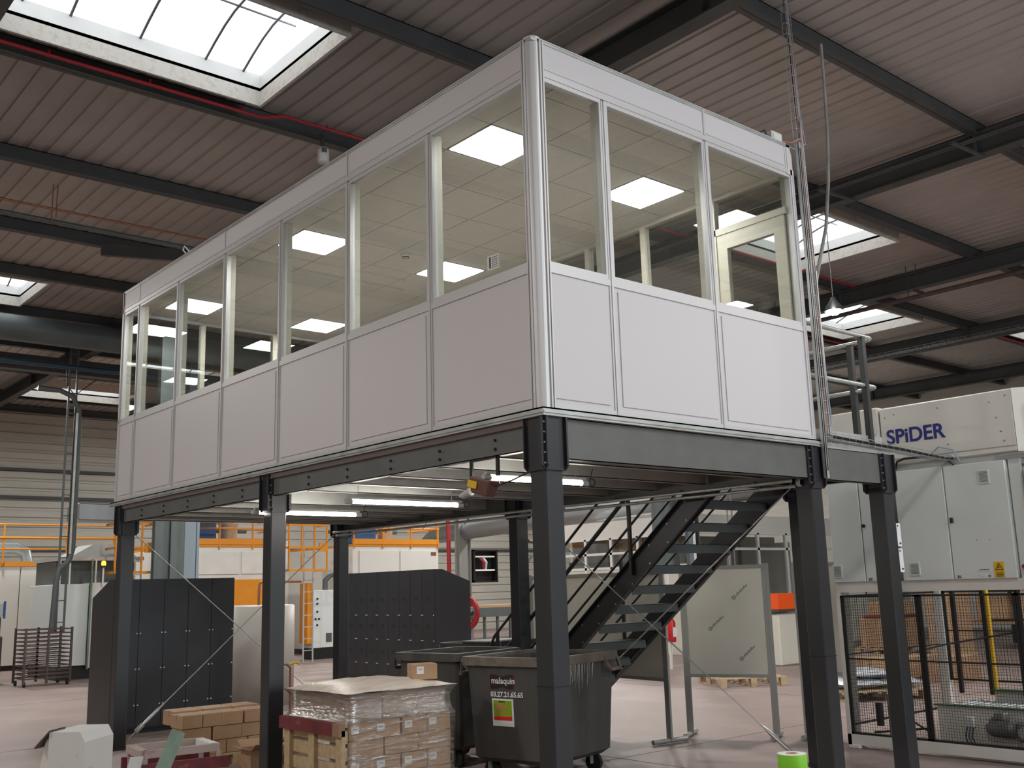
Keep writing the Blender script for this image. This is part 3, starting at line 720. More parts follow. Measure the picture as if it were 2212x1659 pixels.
MB().box(1.92, 1.98, 6.11, 6.135, 7.16, 7.22).build('plate', m_ductdark, t)
MB().bar((1.98, 6.2, 7.24), (1.98, 6.25, 7.45), .05, .03).build('bracket', m_purl, t)
t = thing('roof_cable_run', 'dark cable run with cross brackets below the roof beam at right', 'cable', (8.3, 1, 7.1))
for dx in (0, .06): MB().tube([(8.22+dx, -6, 7.08), (8.22+dx, 8, 7.08)], .016, 6).build('pipe', m_purl, t)
for y in (2.9, .95, -1.2, 5.2): MB().bar((8.05, y, 7.06), (8.95, y, 7.1), .05, .03).build('cross_bracket', m_purl, t)
t = thing('gas_pipe', 'brown pipe hung below the second roof beam at right with twin rods', 'pipe', (14.2, 5, 7))
MB().tube([(13.9, -5, 6.85), (13.9, 12, 6.85)], .045, 8).build('pipe', m_rust, t)
for y in (4.6, 7.6, 1.5): MB().bar((13.9, y, 6.87), (13.9, y, 7.5), .012, .012).bar((13.9, y+.2, 6.87), (13.9, y+.2, 7.5), .012, .012).bar((13.75, y, 6.95), (14.1, y, 6.95), .05, .04).build('hanger', m_rust, t)
tray('cable_tray', 'pale wire cable tray along the far roof beam at right', (18.6, -2, 6.95), (18.6, 12, 6.95), .2, (1, 0, 0), (0, 0, .06), .2)
t = thing('high_bay_lamp', 'glaring round hall lamp seen just right of the office end', 'light', (9.0, 3.6, 5.5))
MB().lathe([(0, -.06), (.05, -.055), (.09, -.03), (.11, .01), (0, .01)], (8.98, 3.40, 5.53), 16).build('bulb', m_lamp, t)
MB().lathe([(.14, -.01), (.12, .06), (.05, .15), (.03, .2), (0, .2)], (8.98, 3.40, 5.54), 16).build('shade', m_black, t)
MB().tube([(8.98, 3.40, 5.73), (8.98, 3.40, 7.1)], .008, 6).build('suspension', m_cable, t)

# ================================================================= DARK CABINETS
def dark_cabinet(label, x, y, length, axis, h=1.88, doors=5, rows=3, side=1):
    """front along x (axis 'x', facing -y) or along y (axis 'y', facing -x); the top slopes down to the back"""
    t = thing('locker_cabinet', label, 'cabinet', (x, y, 0))
    d = .78
    poly = [(0, .06), (d, .06), (d, h-.22), (.16, h), (0, h)]
    if axis == 'x':
        MB().prism([(y+a, z) for a, z in poly], 'x', x, x+length).build('body', m_dark, t)
        MB().box(x+.02, x+length-.02, y+.02, y+d-.02, 0, .06).build('plinth', m_black, t)
    else:
        MB().prism([(x+a, z) for a, z in poly], 'y', y, y+length).build('body', m_dark, t)
        MB().box(x+.02, x+d-.02, y+.02, y+length-.02, 0, .06).build('plinth', m_black, t)
    n = doors
    w = length/n
    for i in range(n):
        a, b = i*w+.003, (i+1)*w-.003
        if axis == 'x': p = MB().box(x+a, x+b, y-.012, y-.001, .08, h-.01)
        else: p = MB().box(x-.012, x-.001, y+a, y+b, .08, h-.01)
        p.build('door', m_dark, t)
    k0 = None
    for r in range(rows):
        z = .34+.435*r
        for i in range(n+1):
            for e in (-.022, .022):
                c = i*w+e
                if c < 0 or c > length: continue
                P = Vector((x+c, y-.012, z)) if axis == 'x' else Vector((x-.012, y+c, z))
                D = Vector((0, -1, 0)) if axis == 'x' else Vector((-1, 0, 0))
                if k0 is None: k0 = MB().tube([P, P+D*.012], .009, 6).build('knob', m_label, t); b0 = P
                else: dup(k0, P-b0, t)
    return t
dark_cabinet('long dark anthracite cabinet with paired white knobs behind the far left post', .39, 8.5, 1.60, 'x', doors=5)
c2 = dark_cabinet('dark anthracite cabinet with sloping top standing behind the grey bins', 6.5, 10.12, 2.9, 'y', h=2.0, doors=8)
mb = MB()
for i in range(8):
    for z in (1.45, .98, .52):
        for k in range(3): mb.box(6.4865, 6.488, 10.12+.3625*i+.12+.01*k, 10.12+.3625*i+.26-.01*k, z+.022*k, z+.028*k+.006)
mb.build('vent_slots', m_black, c2, kind='stuff')

# cream tank beside the cabinet
t = thing('cream_tank', 'tall cream cylindrical tank between the left cabinet and the middle post', 'tank', (3.25, 10.4, 0))
MB().lathe([(0, 0), (.56, 0), (.56, 1.47), (.53, 1.485), (0, 1.485)], (3.3, 10.4, 0), 40).build('shell', m_tank, t)
MB().tube([(3.36, 10.5, 1.48), (3.36, 10.5, 1.80), (3.40, 10.5, 1.84), (4.1, 10.5, 1.84)], .022, 8).build('outlet_pipe', m_copper, t)
t = thing('strut_post', 'upright grey perforated strut with copper pipe beside the middle left post', 'post', (1.15, 5.4, 0))
MB().bar((1.14, 5.6, 0), (1.14, 5.6, 1.22), .03, .03).build('strut', m_ductdark, t)
MB().tube([(1.28, 5.6, .35), (1.28, 5.6, .86), (1.24, 5.6, .9), (1.10, 5.6, .9)], .012, 8).build('copper_pipe', m_copper, t)
MB().tube([(1.27, 5.6, .90), (1.33, 5.58, .92), (1.38, 5.58, .90)], .014, 8).build('tap', m_yellow, t)

# ================================================================= CARTONS ON PALE PALLET (left)
def carton(label, x0, x1, y0, y1, z0, z1, group=None, m=m_card, rot=0, lab=None, cat='box', name='carton', open_=False):
    cx, cy = (x0+x1)/2, (y0+y1)/2
    t = thing(name, label, cat, (cx, cy, z0), rot, group)
    hx, hy = (x1-x0)/2, (y1-y0)/2; F = frame((cx, cy, z0), rot)
    h = z1-z0
    if not open_:
        xf(MB().bev(-hx, hx, -hy, hy, 0, h, .006), F).build('box_body', m, t)
        xf(MB().box(-hx+.001, hx-.001, -.012, .012, h-.0005, h+.0008), F).build('tape', m_cardd, t)
        xf(MB().box(-hx-.0006, -hx+.0002, -.012, .012, h*.6, h), F).build('tape', m_cardd, t)
    else:
        w = .006
        b = MB().box(-hx, hx, -hy, hy, 0, w).box(-hx, hx, -hy, -hy+w, 0, h).box(-hx, hx, hy-w, hy, 0, h).box(-hx, -hx+w, -hy, hy, 0, h).box(hx-w, hx, -hy, hy, 0, h)
        xf(b, F).build('box_body', m, t)
        for s in (-1, 1):
            xf(MB().bar((0, s*hy, h), (0, s*(hy+.10), h+.06), hx*2, .005), F).build('flap', m, t)
            xf(MB().bar((s*hx, 0, h), (s*(hx+.09), 0, h+.03), hy*2, .005), F).build('flap', m, t)
    if lab:   # lab: face '-y' or '-x', offset along the face, size
        f, o, w_, h_ = lab
        if f == '-y': xf(MB().box(-hx+o, -hx+o+w_, -hy-.0015, -hy-.0003, h*.38, h*.38+h_), F).build('label', m_label, t); xf(MB().box(-hx+o+w_*.2, -hx+o+w_*.8, -hy-.002, -hy-.0015, h*.38+h_*.5, h*.38+h_*.75), F).build('print', m_lgrey, t)
    return t
def pallet(label, x0, x1, y0, y1, rot=0, z=0, ht=.12, nb=5):
    cx, cy = (x0+x1)/2, (y0+y1)/2; t = thing('wooden_pallet', label, 'pallet', (cx, cy, z), rot); F = frame((cx, cy, z), rot)
    hx, hy = (x1-x0)/2, (y1-y0)/2
    for i in range(nb):
        yy = -hy+.05+(2*hy-.1)*i/(nb-1); xf(MB().box(-hx, hx, yy-.05, yy+.05, ht-.018, ht), F).build('deck_board', m_wood, t)
    for i in range(3):
        xx = -hx+.05+(2*hx-.1)*i/2
        xf(MB().box(xx-.05, xx+.05, -hy, hy, ht-.036, ht-.018), F).build('stringer_board', m_wood, t)
        xf(MB().box(xx-.05, xx+.05, -hy, hy, 0, .018), F).build('bottom_board', m_wood, t)
        for jy in range(3):
            yy = -hy+.06+(2*hy-.12)*jy/2; xf(MB().box(xx-.05, xx+.05, yy-.06, yy+.06, .018, ht-.036), F).build('block', m_wood, t)
    return t
pallet('pale wooden pallet on the floor under the brown cartons left of the middle post', -.02, 1.12, 5.3, 6.1, ht=.115)
G = 'brown cartons stacked on the pale pallet'
rowsL = [(.117, [.0, .225, .45, .675, .90], .222, 'bottom'), (.249, [-.02, .29, .60, .91], .305, 'middle'), (.381, [-.04, .18, .40, .62, .84], .217, 'top')]
nm = ['first', 'second', 'third', 'fourth', 'fifth']
for z, xs_, w, ln in rowsL:
    for i, x in enumerate(xs_):
        o_ = random.uniform(-.008, .008)
        if ln == 'bottom' and i == 3: w2 = w*.8
        else: w2 = w
        carton('brown carton in the %s layer of the pallet stack, front row, %s from left' % (ln, nm[i]), x+o_, x+w2-.006+o_, 5.32+random.uniform(-.01, .01), 5.58, z, z+.129, G, rot=random.uniform(-.02, .02))
for i, x in enumerate((.02, .33, .64)):
    carton('brown carton in the top layer, rear row of the pallet stack, %s from left' % nm[i], x, x+.295, 5.62, 5.92, .381, .525, G)
carton('open brown carton with raised flaps right of the middle left post', .84, 1.12, 4.86, 5.14, 0.0, .22, m=m_card, open_=True, rot=.2)
carton('brown carton lying below the pallet edge beside the middle left post', .50, .78, 4.88, 5.16, 0, .12, m=m_card, rot=.1)
carton('half open brown carton left of the middle post near the floor', .34, .60, 4.55, 4.82, 0.0, .22, m=m_card, rot=-.1, open_=True)

# ================================================================= WRAPPED PALLET (centre)
PX, PY_ = .08, 2.445; LX, LY = .995, .94
t = thing('crate_side', 'upright slatted wooden pallet with maroon top edge leaning against the wrapped cartons', 'pallet', (PX-.04, PY_, 0))
for y0 in (PY_, PY_+LY*.5-.05, PY_+LY-.12): MB().box(PX-.06, PX-.025, y0, y0+.09, 0, .60).build('upright', m_wood, t)
for z in (.50, .375, .25, .125, .02): MB().box(PX-.025, PX-.005, PY_, PY_+LY, z, z+.095).build('slat', m_wood, t)
MB().box(PX-.085, PX-.03, PY_+.10, PY_+LY+.02, .555, .65).build('maroon_rail', m_woodred, t)
MB().box(PX-.085, PX-.03, PY_, PY_+.10, .555, .65).build('end_block', m_cardd, t)
MB().box(PX-.03, PX-.003, PY_, PY_+LY, .62, .65).build('slat', m_wood, t)
MB().box(PX-.085, PX-.03, PY_, PY_+LY+.02, .02, .10).build('maroon_rail', m_woodred, t)
pallet('wooden pallet hidden under the film wrapped carton load', PX, PX+LX, PY_, PY_+LY, ht=.10)
G = 'film wrapped cartons on the centre pallet'
z = .10; hts = .1375
for lay in range(5):
    cols = (3, 4, 3, 4, 3)[lay]
    w = LX/cols; z0_ = z+lay*hts; z1_ = z0_+hts-.003 if lay < 4 else .845
    ln = ['bottom', 'second', 'third', 'fourth', 'topmost'][lay]; ins = .03 if lay == 4 else .004
    for i in range(cols):
        x = PX+i*w+(.012*((i+lay) % 2)-.006 if 0 < i < cols-1 else 0)
        carton('wrapped brown carton on the centre pallet, %s layer from floor, front row, %s from left' % (ln, nm[i]), x+.004+(ins if i == 0 else 0), x+w-.004-(ins if i == cols-1 else 0), PY_+ins+random.uniform(0, .008), PY_+.30, z0_, z1_, G,
               lab=('-y', .02, .07, .055) if cols == 4 else None)
    if lay == 4:
        for i in range(3):
            for r in range(2):
                carton('wrapped brown carton on the centre pallet, topmost layer, %s row, %s from left' % (('middle', 'rear')[r], nm[i]), PX+i*LX/3+.004+(ins if i == 0 else 0), PX+(i+1)*LX/3-.004-(ins if i == 2 else 0), PY_+.305+.3*r, PY_+.305+.3*r+.295, z0_, z1_, G)
# film shell: pulled-in waist, flared lid sheet with wavy rim
t = thing('stretch_film', 'crinkled transparent stretch film wrapped round the centre carton load', 'film', (PX+LX/2, PY_+LY/2, .1))
def ring(e, z, wob=0, n=14):
    pts = []
    x0, x1, y0, y1 = PX-e, PX+LX+e, PY_-e, PY_+LY+e
    cs = [(x0, y0), (x1, y0), (x1, y1), (x0, y1)]
    for k in range(4):
        a, b = cs[k], cs[(k+1) % 4]
        for i in range(n):
            f = i/n; s = 1+0*f; m_ = math.sin(math.pi*f)
            x = a[0]+(b[0]-a[0])*f; y = a[1]+(b[1]-a[1])*f
            dx, dy = (b[1]-a[1]), -(b[0]-a[0]); L = math.hypot(dx, dy)
            x -= dx/L*wob*m_; y -= dy/L*wob*m_
            pts.append((x+random.uniform(-.003, .003), y+random.uniform(-.003, .003), z+random.uniform(-.006, .006)*(1 if wob else .4)))
    return pts
def skin(rings, name, m):
    vs = sum(rings, []); N = len(rings[0]); fs = []
    for i in range(len(rings)-1):
        for k in range(N): k2 = (k+1) % N; fs.append((i*N+k, i*N+k2, (i+1)*N+k2, (i+1)*N+k))
    MB().add(vs, fs, True).build(name, m, t)
r_ = ring(.022, .652)
skin([ring(.012, .11), ring(.012, .22), ring(.012, .38), ring(.010, .52), r_], 'film_skirt', m_film)
skin([r_, ring(.004, .68, .012), ring(-.008, .73, .02), ring(-.012, .79, .02), ring(.012, .835, .02), ring(.04, .868, .02)], 'film_hood', m_film2)
# lid sheet
g = 12; vs = []; fs = []
for i in range(g+1):
    for k in range(g+1):
        u, v = i/g, k/g; x = PX-.035+(LX+.07)*u; y = PY_-.035+(LY+.07)*v
        b = math.sin(math.pi*u)*math.sin(math.pi*v)
        vs.append((x, y+.02*math.sin(math.pi*u)*(1-2*v)*1.0, .868+.07*math.sqrt(max(b, 0))+random.uniform(-.004, .004)))
for i in range(g):
    for k in range(g): a = i*(g+1)+k; fs.append((a, a+1, a+g+2, a+g+1))
m_lid = mat('cardboard_lid_under_film', (.68, .60, .52), .22, var=.15, scale=6, bump=.9, bscale=12, stretch=(.5, 3, 1))
tag(MB().add(vs, fs, True).build('lid_sheet', m_lid), 'pale bulging sheet covering the top of the wrapped carton load', 'sheet')
carton('small brown carton with white label standing alone on top of the wrapped load', .84, 1.06, 2.60, 2.77, .905, 1.035, m=m_card, lab=('-y', .04, .06, .06), rot=-.35)

# ================================================================= WASTE BINS
def bin_(label, c, ang, wx, wy, h=1.05, lid=False, stickers=False):
    t = thing('waste_bin', label, 'bin', (c[0], c[1], 0), ang); F = frame((c[0], c[1], 0), ang)
    # local: near corner at origin, +x right, +y back
    def quad(z, ins): return [(ins, ins, z), (wx-ins, ins, z), (wx-ins, wy-ins, z), (ins, wy-ins, z)]
    def shell(levels, mt, name, par=t):
        vs = []; fs = []
        for z, i_, c_ in levels:
            r = c_
            q = []
            x0, x1, y0, y1 = i_, wx-i_, i_, wy-i_
            for (cx, cy, a0) in ((x0+r, y0+r, 180), (x1-r, y0+r, 270), (x1-r, y1-r, 0), (x0+r, y1-r, 90)):
                for k in range(4): a = math.radians(a0+30*k); q.append((cx+r*math.cos(a), cy+r*math.sin(a), z))
            vs += q
        n = 16
        for i in range(len(levels)-1):
            for k in range(n): k2 = (k+1) % n; fs.append((i*n+k, i*n+k2, (i+1)*n+k2, (i+1)*n+k))
        fs.append(tuple(range(n)))
        return xf(MB().add(vs, fs), F).build(name, mt, par)
    shell([(.16, .12, .08), (.20, .07, .08), (h-.07, .035, .06)], m_bin, 'body')
    shell([(.22, .085, .07), (h-.03, .055, .06)], m_binin, 'inside')
    # rim: hollow band
    vs = []; fs = []; n = 16
    prof = [(h-.075, .03), (h-.075, 0), (h, 0), (h, .05), (h-.04, .055)]
    for z, i_ in prof:
        r = .06; x0, x1, y0, y1 = i_, wx-i_, i_, wy-i_
        for (cx, cy, a0) in ((x0+r, y0+r, 180), (x1-r, y0+r, 270), (x1-r, y1-r, 0), (x0+r, y1-r, 90)):
            for k in range(4): a = math.radians(a0+30*k); vs.append((cx+r*math.cos(a), cy+r*math.sin(a), z))
    for i in range(len(prof)-1):
        for k in range(n): k2 = (k+1) % n; fs.append((i*n+k, i*n+k2, (i+1)*n+k2, (i+1)*n+k))
    xf(MB().add(vs, fs), F).build('rim', m_binrim if stickers else m_bin, t)
    # open trapezoid handles below the rim at both ends of the front and back
    for x0_, yf, sg in ((wx-.27, .0, -1), (.05, .0, -1), (wx-.27, wy, 1), (.05, wy, 1)):
        mb = MB(); y1_ = yf+sg*.05
        mb.bar((x0_, yf+.01, h-.04), (x0_+.03, y1_, h-.15), .022, .022).bar((x0_+.22, yf+.01, h-.04), (x0_+.19, y1_, h-.15), .022, .022).bar((x0_+.02, y1_, h-.15), (x0_+.20, y1_, h-.15), .03, .03)
        xf(mb, F).build('handle', m_binrim if stickers else m_bin, t)
    for (x, y) in ((.2, .2), (wx-.2, .2), (.2, wy-.2), (wx-.2, wy-.2)):
        w = xf(MB().tube([(x-.02, y, .08), (x+.02, y, .08)], .08, 14), F).build('wheel', m_rubber, t)
        xf(MB().bar((x-.035, y, .07), (x-.035, y, .19), .01, .06).bar((x+.035, y, .07), (x+.035, y, .19), .01, .06).box(x-.05, x+.05, y-.05, y+.05, .175, .19), F).build('fork', m_galv, w)
    if stickers:
        # face x = ins (left face, facing -x); slight taper ignored for the labels
        def fx(z): return .035+(.07-.035)*(h-.07-z)/(h-.27)-.003
        tilt = .035/(h-.27)
        yd = F.to_3x3()@Vector((0, -1, 0)); ud = F.to_3x3()@Vector((-tilt, 0, 1)).normalized()
        def O(y, z): return F@Vector((fx(z)-.002, y, z))
        lp = []
        def patch(name, ya, yb, za, zb, m_, off=0.0):
            o_ = [F@Vector((fx(z)-off, y, z)) for (y, z) in ((ya, za), (yb, za), (yb, zb), (ya, zb))]; nn = F.to_3x3()@Vector((.003, 0, 0))
            return MB().add(o_+[p+nn for p in o_], [(0,1,2,3),(7,6,5,4),(0,1,5,4),(1,2,6,5),(2,3,7,6),(3,0,4,7)]).build(name, m_, t)
        yc = .545
        mm = mat('sticker_dark_maroon', (.07, .012, .02), .5)
        # crest-like M shaped dark patch with red border
        def poly(name, pts, m_, off):
            o_ = [F@Vector((fx(z)-off, y, z)) for (y, z) in pts]; MB().add(o_, [tuple(range(len(pts)))]).build(name, m_, t)
        pm = [(yc+.125, .905), (yc+.075, .905), (yc+.0, .885), (yc-.075, .905), (yc-.125, .905), (yc-.125, .785), (yc-.06, .785), (yc, .805), (yc+.06, .785), (yc+.125, .785)]
        poly('sticker_border', [(yc+(a-yc)*1.05, .845+(b-.845)*1.06) for a, b in pm], mat('sticker_red_line', (.25, .02, .03), .5), .002)
        poly('sticker', pm, mat('sticker_black', (.02, .012, .015), .5), .004)
        text('lettering', 'malaquin', .072, plane_mtx(O(yc+.112, .828), yd, ud), m_label, t, bold=.0012)
        text('lettering', '03.27.21.65.65', .060, plane_mtx(O(yc+.125, .716), yd, ud), m_label, t, bold=.0012)
        patch('poster', yc+.115, yc-.115, .47, .70, m_label, .002)
        patch('poster_picture', yc+.098, yc-.098, .55, .685, mat('poster_green', (.22, .36, .01), .5), .004)
        patch('poster_band', yc+.098, yc-.098, .52, .552, mat('poster_red', (.6, .02, .02), .5), .005)
        for (a, b, c_, d) in ((.06, .03, .60, .665), (.02, .0, .61, .65), (-.01, -.04, .625, .65), (.03, -.05, .575, .588)): patch('poster_figure', yc+a, yc+b, c_, d, mat('poster_pink', (.55, .18, .12), .5), .006)
        patch('poster_hanger', yc+.04, yc-.03, .672, .679, m_black, .006)
        # dried drips on the near face and rim
        mb = MB()
        for k in range(46):
            x = random.uniform(.22, .72); L = random.uniform(.04, .42)*(1.05-x)*1.2; zt_ = h-.075
            w_ = random.uniform(.005, .016); y = .032
            mb.add([F@Vector(p) for p in ((x, y-.004, zt_), (x+w_, y-.004, zt_), (x+w_*.6, y+.01+.03*L-.004, zt_-L), (x+w_*.2, y+.01+.03*L-.004, zt_-L))], [(0, 1, 2, 3)])
        mb.build('dried_drips', m_caulk, t, kind='stuff')
    if lid:
        mb = MB().bev(-.02, wx+.02, -.02, wy*.5, h, h+.03, .01)
        for k in range(3): mb.box(.08+.33*k, .16+.33*k, -.05, .02, h-.05, h+.02)
        xf(mb, F).build('lid', m_bin, t)
    return t
bin_('large worn dark grey bin with stickers and a poster behind the near corner post', (1.70, 1.90), .222, 1.13, .985, stickers=True)
bin_('dark grey wheeled bin directly left of the bin with the stickers', (1.72, 3.20), .2, 1.0, .85)
bin_('dark grey bin with a closed handled lid standing behind the other two bins', (3.32, 4.72), .12, .62, .85, h=1.02, lid=True)

# ================================================================= LEFT FOREGROUND CLUTTER
t = thing('machine_hood', 'small white chamfered metal hood with dirty top at lower left', 'hood', (-2.1, 2.05, 0))
F = frame((-2.06, 2.12, 0), -.80)
xf(MB().prism([(-.105, .3), (.125, .3), (.125, .80), (.09, .86), (-.105, .86)], 'y', -.14, .22), F).build('casing', m_hood, t)
xf(MB().prism([(-.24, .3), (-.105, .3), (-.105, .84), (-.14, .84)], 'y', -.10, .18), F).build('side_skirt', m_white, t)
xf(MB().prism([(-.19, .775), (-.185, .765), (-.10, .862), (-.10, .872)], 'y', -.15, .04), F).build('brown_flap', m_rust, t)
xf(MB().box(-.12, .12, -.13, .2, 0, .3), F).build('stand', m_rust, t)
t = thing('frame_cart', 'low maroon and pinkish metal frame trolley in front of the brown cartons', 'trolley', (-.6, 4.0, 0))
z = .40
F = frame((-.62, 4.05, 0), -.12)
for a, b in (((-.30, -.18), (.30, -.18)), ((-.30, .28), (.30, .28))): xf(MB().bar((*a, z), (*b, z), .05, .06), F).build('long_bar', m_pink, t)
for a, b in (((-.30, -.18), (-.30, .28)), ((.28, -.18), (.28, .28))): xf(MB().bar((*a, z), (*b, z), .07, .06), F).build('cross_bar', m_label if a[0] > 0 else m_pink, t)
xf(MB().box(-.36, .38, -.24, -.19, .24, .33), F).build('maroon_beam', m_woodred, t)
xf(MB().box(-.36, .38, .28, .33, .24, .33), F).build('maroon_beam', m_woodred, t)
for x in (-.3, .3):
    for y in (-.2, .28): xf(MB().bar((x, y, .06), (x, y, .37), .04, .04), F).build('leg', m_pink, t); xf(MB().tube([(x-.015, y, .05), (x+.015, y, .05)], .05, 12), F).build('wheel', m_rubber, t)
tag(MB().bar((-1.28, 3.0, .12), (-1.02, 3.05, .66), .10, .03, (0, 1, 0)).build('green_strut', m_greenst), 'slanting grey green metal strut beside the frame trolley', 'strut')
tag(MB().bev(-1.30, -.9, 3.55, 3.75, .0, .10, .01).bar((-1.3, 3.3, .22), (-1.0, 3.9, .38), .10, .03).build('metal_bracket', m_lgrey), 'pale metal bracket lying between white hood and green strut', 'bracket')

# ================================================================= LEFT BACKGROUND
t = thing('tray_rack_trolley', 'dark rusty tray rack trolley at far left of the hall', 'trolley', (2.25, 17.7, 0))
for x in (1.83, 2.26, 2.70):
    for y in (17.3, 18.0): MB().bar((x, y, .05), (x, y, 1.12), .04, .04).build('upright', m_rust, t)
for k in range(13):
    z = .14+.078*k; mb = MB().box(1.83, 2.70, 17.29, 17.32, z, z+.022).box(1.83, 2.70, 17.98, 18.01, z, z+.022).box(1.83, 1.86, 17.3, 18, z, z+.02).box(2.67, 2.70, 17.3, 18, z, z+.02); mb.build('runner', m_rust, t)
for x in (1.86, 2.67):
    for y in (17.35, 17.95): MB().tube([(x-.02, y, .05), (x+.02, y, .05)], .05, 10).build('wheel', m_rubber, t)
t = thing('press_machine', 'dark machine with blue lever and grey tube at the left picture edge', 'machine', (1.4, 19, 0))
MB().bev(.6, 1.85, 19.0, 19.6, 0, .95, .03).build('base', m_rust, t); MB().tube([(.6, 18.9, .55), (1.7, 18.9, .62)], .07, 12).build('tube', m_label, t)
MB().bev(1.55, 1.8, 19.0, 19.4, .95, 1.35, .03).build('head', m_rust, t); MB().bev(1.62, 1.85, 19.1, 19.2, 1.35, 1.62, .01).build('control_plate', m_lgrey, t); MB().box(1.86, 1.90, 19.1, 19.14, 1.3, 1.66).build('lever', m_bluebox, t)
MB().bev(1.2, 1.4, 19.0, 19.3, .95, 1.6, .02).build('column', m_card, t)
t = thing('industrial_oven', 'long cream panelled machine housing under the orange rail at far left', 'machine', (1.2, 24, 0))
for a, b in ((-1.5, .6), (.6, 2.1), (2.1, 3.2), (3.2, 4.05)): MB().bev(a+.01, b-.01, 23.0, 26, .12, 2.50, .01).build('panel', m_white, t)
MB().box(-1.5, 4.05, 22.98, 23.02, 2.50, 2.62).build('orange_beam', m_orange, t)
MB().box(-1.5, 4.0, 23.05, 26, 0, .12).build('plinth', m_black, t)
MB().tube([(-1.5, 24, 3.0), (3.3, 24, 3.0), (3.55, 24, 2.9), (3.62, 24, 2.62)], .15, 14).build('exhaust_pipe', m_duct, t)
MB().lathe([(.2, 0), (.22, .08), (.22, .3), (.18, .33)], (2.7, 24, 2.62), 14).build('fan_cowl', m_galv, t)
t = thing('guard_railing', 'orange walkway railing on top of the far left machine housing', 'railing', (2, 22.9, 2.6))
for z in (3.53, 3.20, 2.92): MB().tube([(-1.5, 22.95, z), (5.5, 22.95, z)], .022 if z != 3.20 else .035, 6).build('rail', m_orange, t)
for x in (1.0, 2.75, 4.25, 5.45): MB().bar((x, 22.95, 2.55), (x, 22.95, 3.53), .04, .04).build('post', m_orange, t)
t = thing('white_cabin_machine', 'shiny white cabin with green edged door beside the tray rack trolley', 'machine', (3.1, 18.8, 0))
MB().bev(2.74, 3.36, 18.4, 20.5, .28, 1.98, .01).build('side_panel', m_grey, t); MB().bev(3.385, 4.6, 18.35, 20.5, .22, 2.0, .01).build('door_panel', m_white, t)
MB().box(2.8, 4.5, 18.5, 20.5, 0, .28).build('plinth', m_black, t); MB().tube([(3.37, 18.33, .2), (3.38, 18.33, 2.5)], .02, 6).build('green_pipe', m_greenst, t)
MB().box(2.76, 4.6, 18.6, 20.4, 2.48, 2.56).build('top_plate', m_lgrey, t)
for x in (2.8, 3.0, 3.55, 4.4): MB().bar((x, 18.6, 1.98), (x, 18.6, 2.5), .03, .03).build('support', m_label, t)
MB().box(2.8, 4.5, 18.9, 20.3, 1.98, 2.48).build('dark_core', m_ductdark, t); MB().prism([(3.1, 2.56), (4.6, 2.56), (4.2, 2.85), (3.6, 2.85)], 'y', 19.0, 20.0).build('hood', m_lgrey, t)
t = thing('beacon_lamp', 'small glowing amber beacon lamp above the white cabin', 'light', (3.6, 18.3, 2.3))
MB().lathe([(.0, 0), (.04, 0), (.05, .03), (.04, .09), (0, .1)], (3.6, 18.28, 2.36), 12).build('amber_dome', m_ambe, t); MB().lathe([(.05, -.04), (.05, 0), (0, 0)], (3.6, 18.28, 2.36), 12).build('base', m_black, t)
MB().tube([(3.6, 18.28, 1.95), (3.6, 18.28, 2.33)], .02, 8).build('stem', m_label, t)
t = thing('service_mast', 'twin strut mast with thick bent cable bundle standing left of the office', 'mast', (2.75, 18.1, 0))
for dx in (-.10, .06): MB().bar((2.72+dx, 18.1, 1.0), (2.72+dx, 18.1, 7.4), .035, .04).build('strut', m_ductdark, t)
for k in range(14): MB().bar((2.60, 18.1, 1.2+.44*k), (2.80, 18.1, 1.2+.44*k), .02, .02).build('rung', m_ductdark, t)
MB().tube([(2.0, 18.15, 6.1), (2.45, 18.12, 6.08), (2.70, 18.05, 5.95), (2.83, 18.05, 5.7), (2.86, 18.05, 5.2), (2.86, 18.05, 2.7), (2.80, 18.05, 2.45), (2.62, 18.05, 2.3), (2.56, 18.05, 2.0), (2.52, 18.05, 1.0)], .055, 8).build('cable_bundle', m_ductdark, t)
MB().tube([(2.80, 18.02, 5.6), (2.80, 18.02, 2.6)], .03, 8).build('conduit', m_galv, t)
MB().tube([(2.5, 18.2, 7.4), (2.6, 18.15, 6.2), (2.75, 18.1, 6.0), (3.2, 18.1, 6.4)], .012, 6).build('loose_cable', m_cable, t)
tag(MB().bev(3.12, 6.5, 18.6, 19.4, 3.35, 3.72, .02).build('box_duct', m_duct), 'grey rectangular duct end poking out left of the platform corner', 'duct')

# orange ladder cages
def cage(label, x0, x1, y, z0, z1, ladder_to):
    t = thing('ladder_cage', label, 'ladder', ((x0+x1)/2, y, z0)); n = 4
    for k in range(n):
        x = x0+(x1-x0)*k/(n-1); MB().bar((x, y, z0), (x, y, z1), .045, .03).build('cage_bar', m_orange, t)
    for z in (z0, (z0+z1)/2, z1): MB().bar((x0, y, z), (x1, y, z), .03, .05).bar((x0, y, z), (x0, y+.6, z), .03, .05).bar((x1, y, z), (x1, y+.6, z), .03, .05).build('hoop', m_orange, t)
    MB().box(x1-.22, x1, y-.02, y+.02, (z0+z1)/2-.1, (z0+z1)/2+.12).build('gate_plate', m_orange, t)
    for dx in (.55, .8): MB().bar((x0+(x1-x0)*dx, y+.3, ladder_to), (x0+(x1-x0)*dx, y+.3, z1), .03, .03).build('ladder_rail', m_lgrey, t)
    for k in range(int((z1-ladder_to)/.28)): MB().bar((x0+(x1-x0)*.55, y+.3, ladder_to+.28*k), (x0+(x1-x0)*.8, y+.3, ladder_to+.28*k), .02, .02).build('rung', m_lgrey, t)
    return t
cage('orange ladder cage left of the dark riser duct near the far left post', 3.74, 4.60, 18.0, 2.2, 3.25, 1.6)
cage('orange ladder cage between the two orange topped machines', 7.9, 8.95, 18.0, 2.2, 3.3, 0)
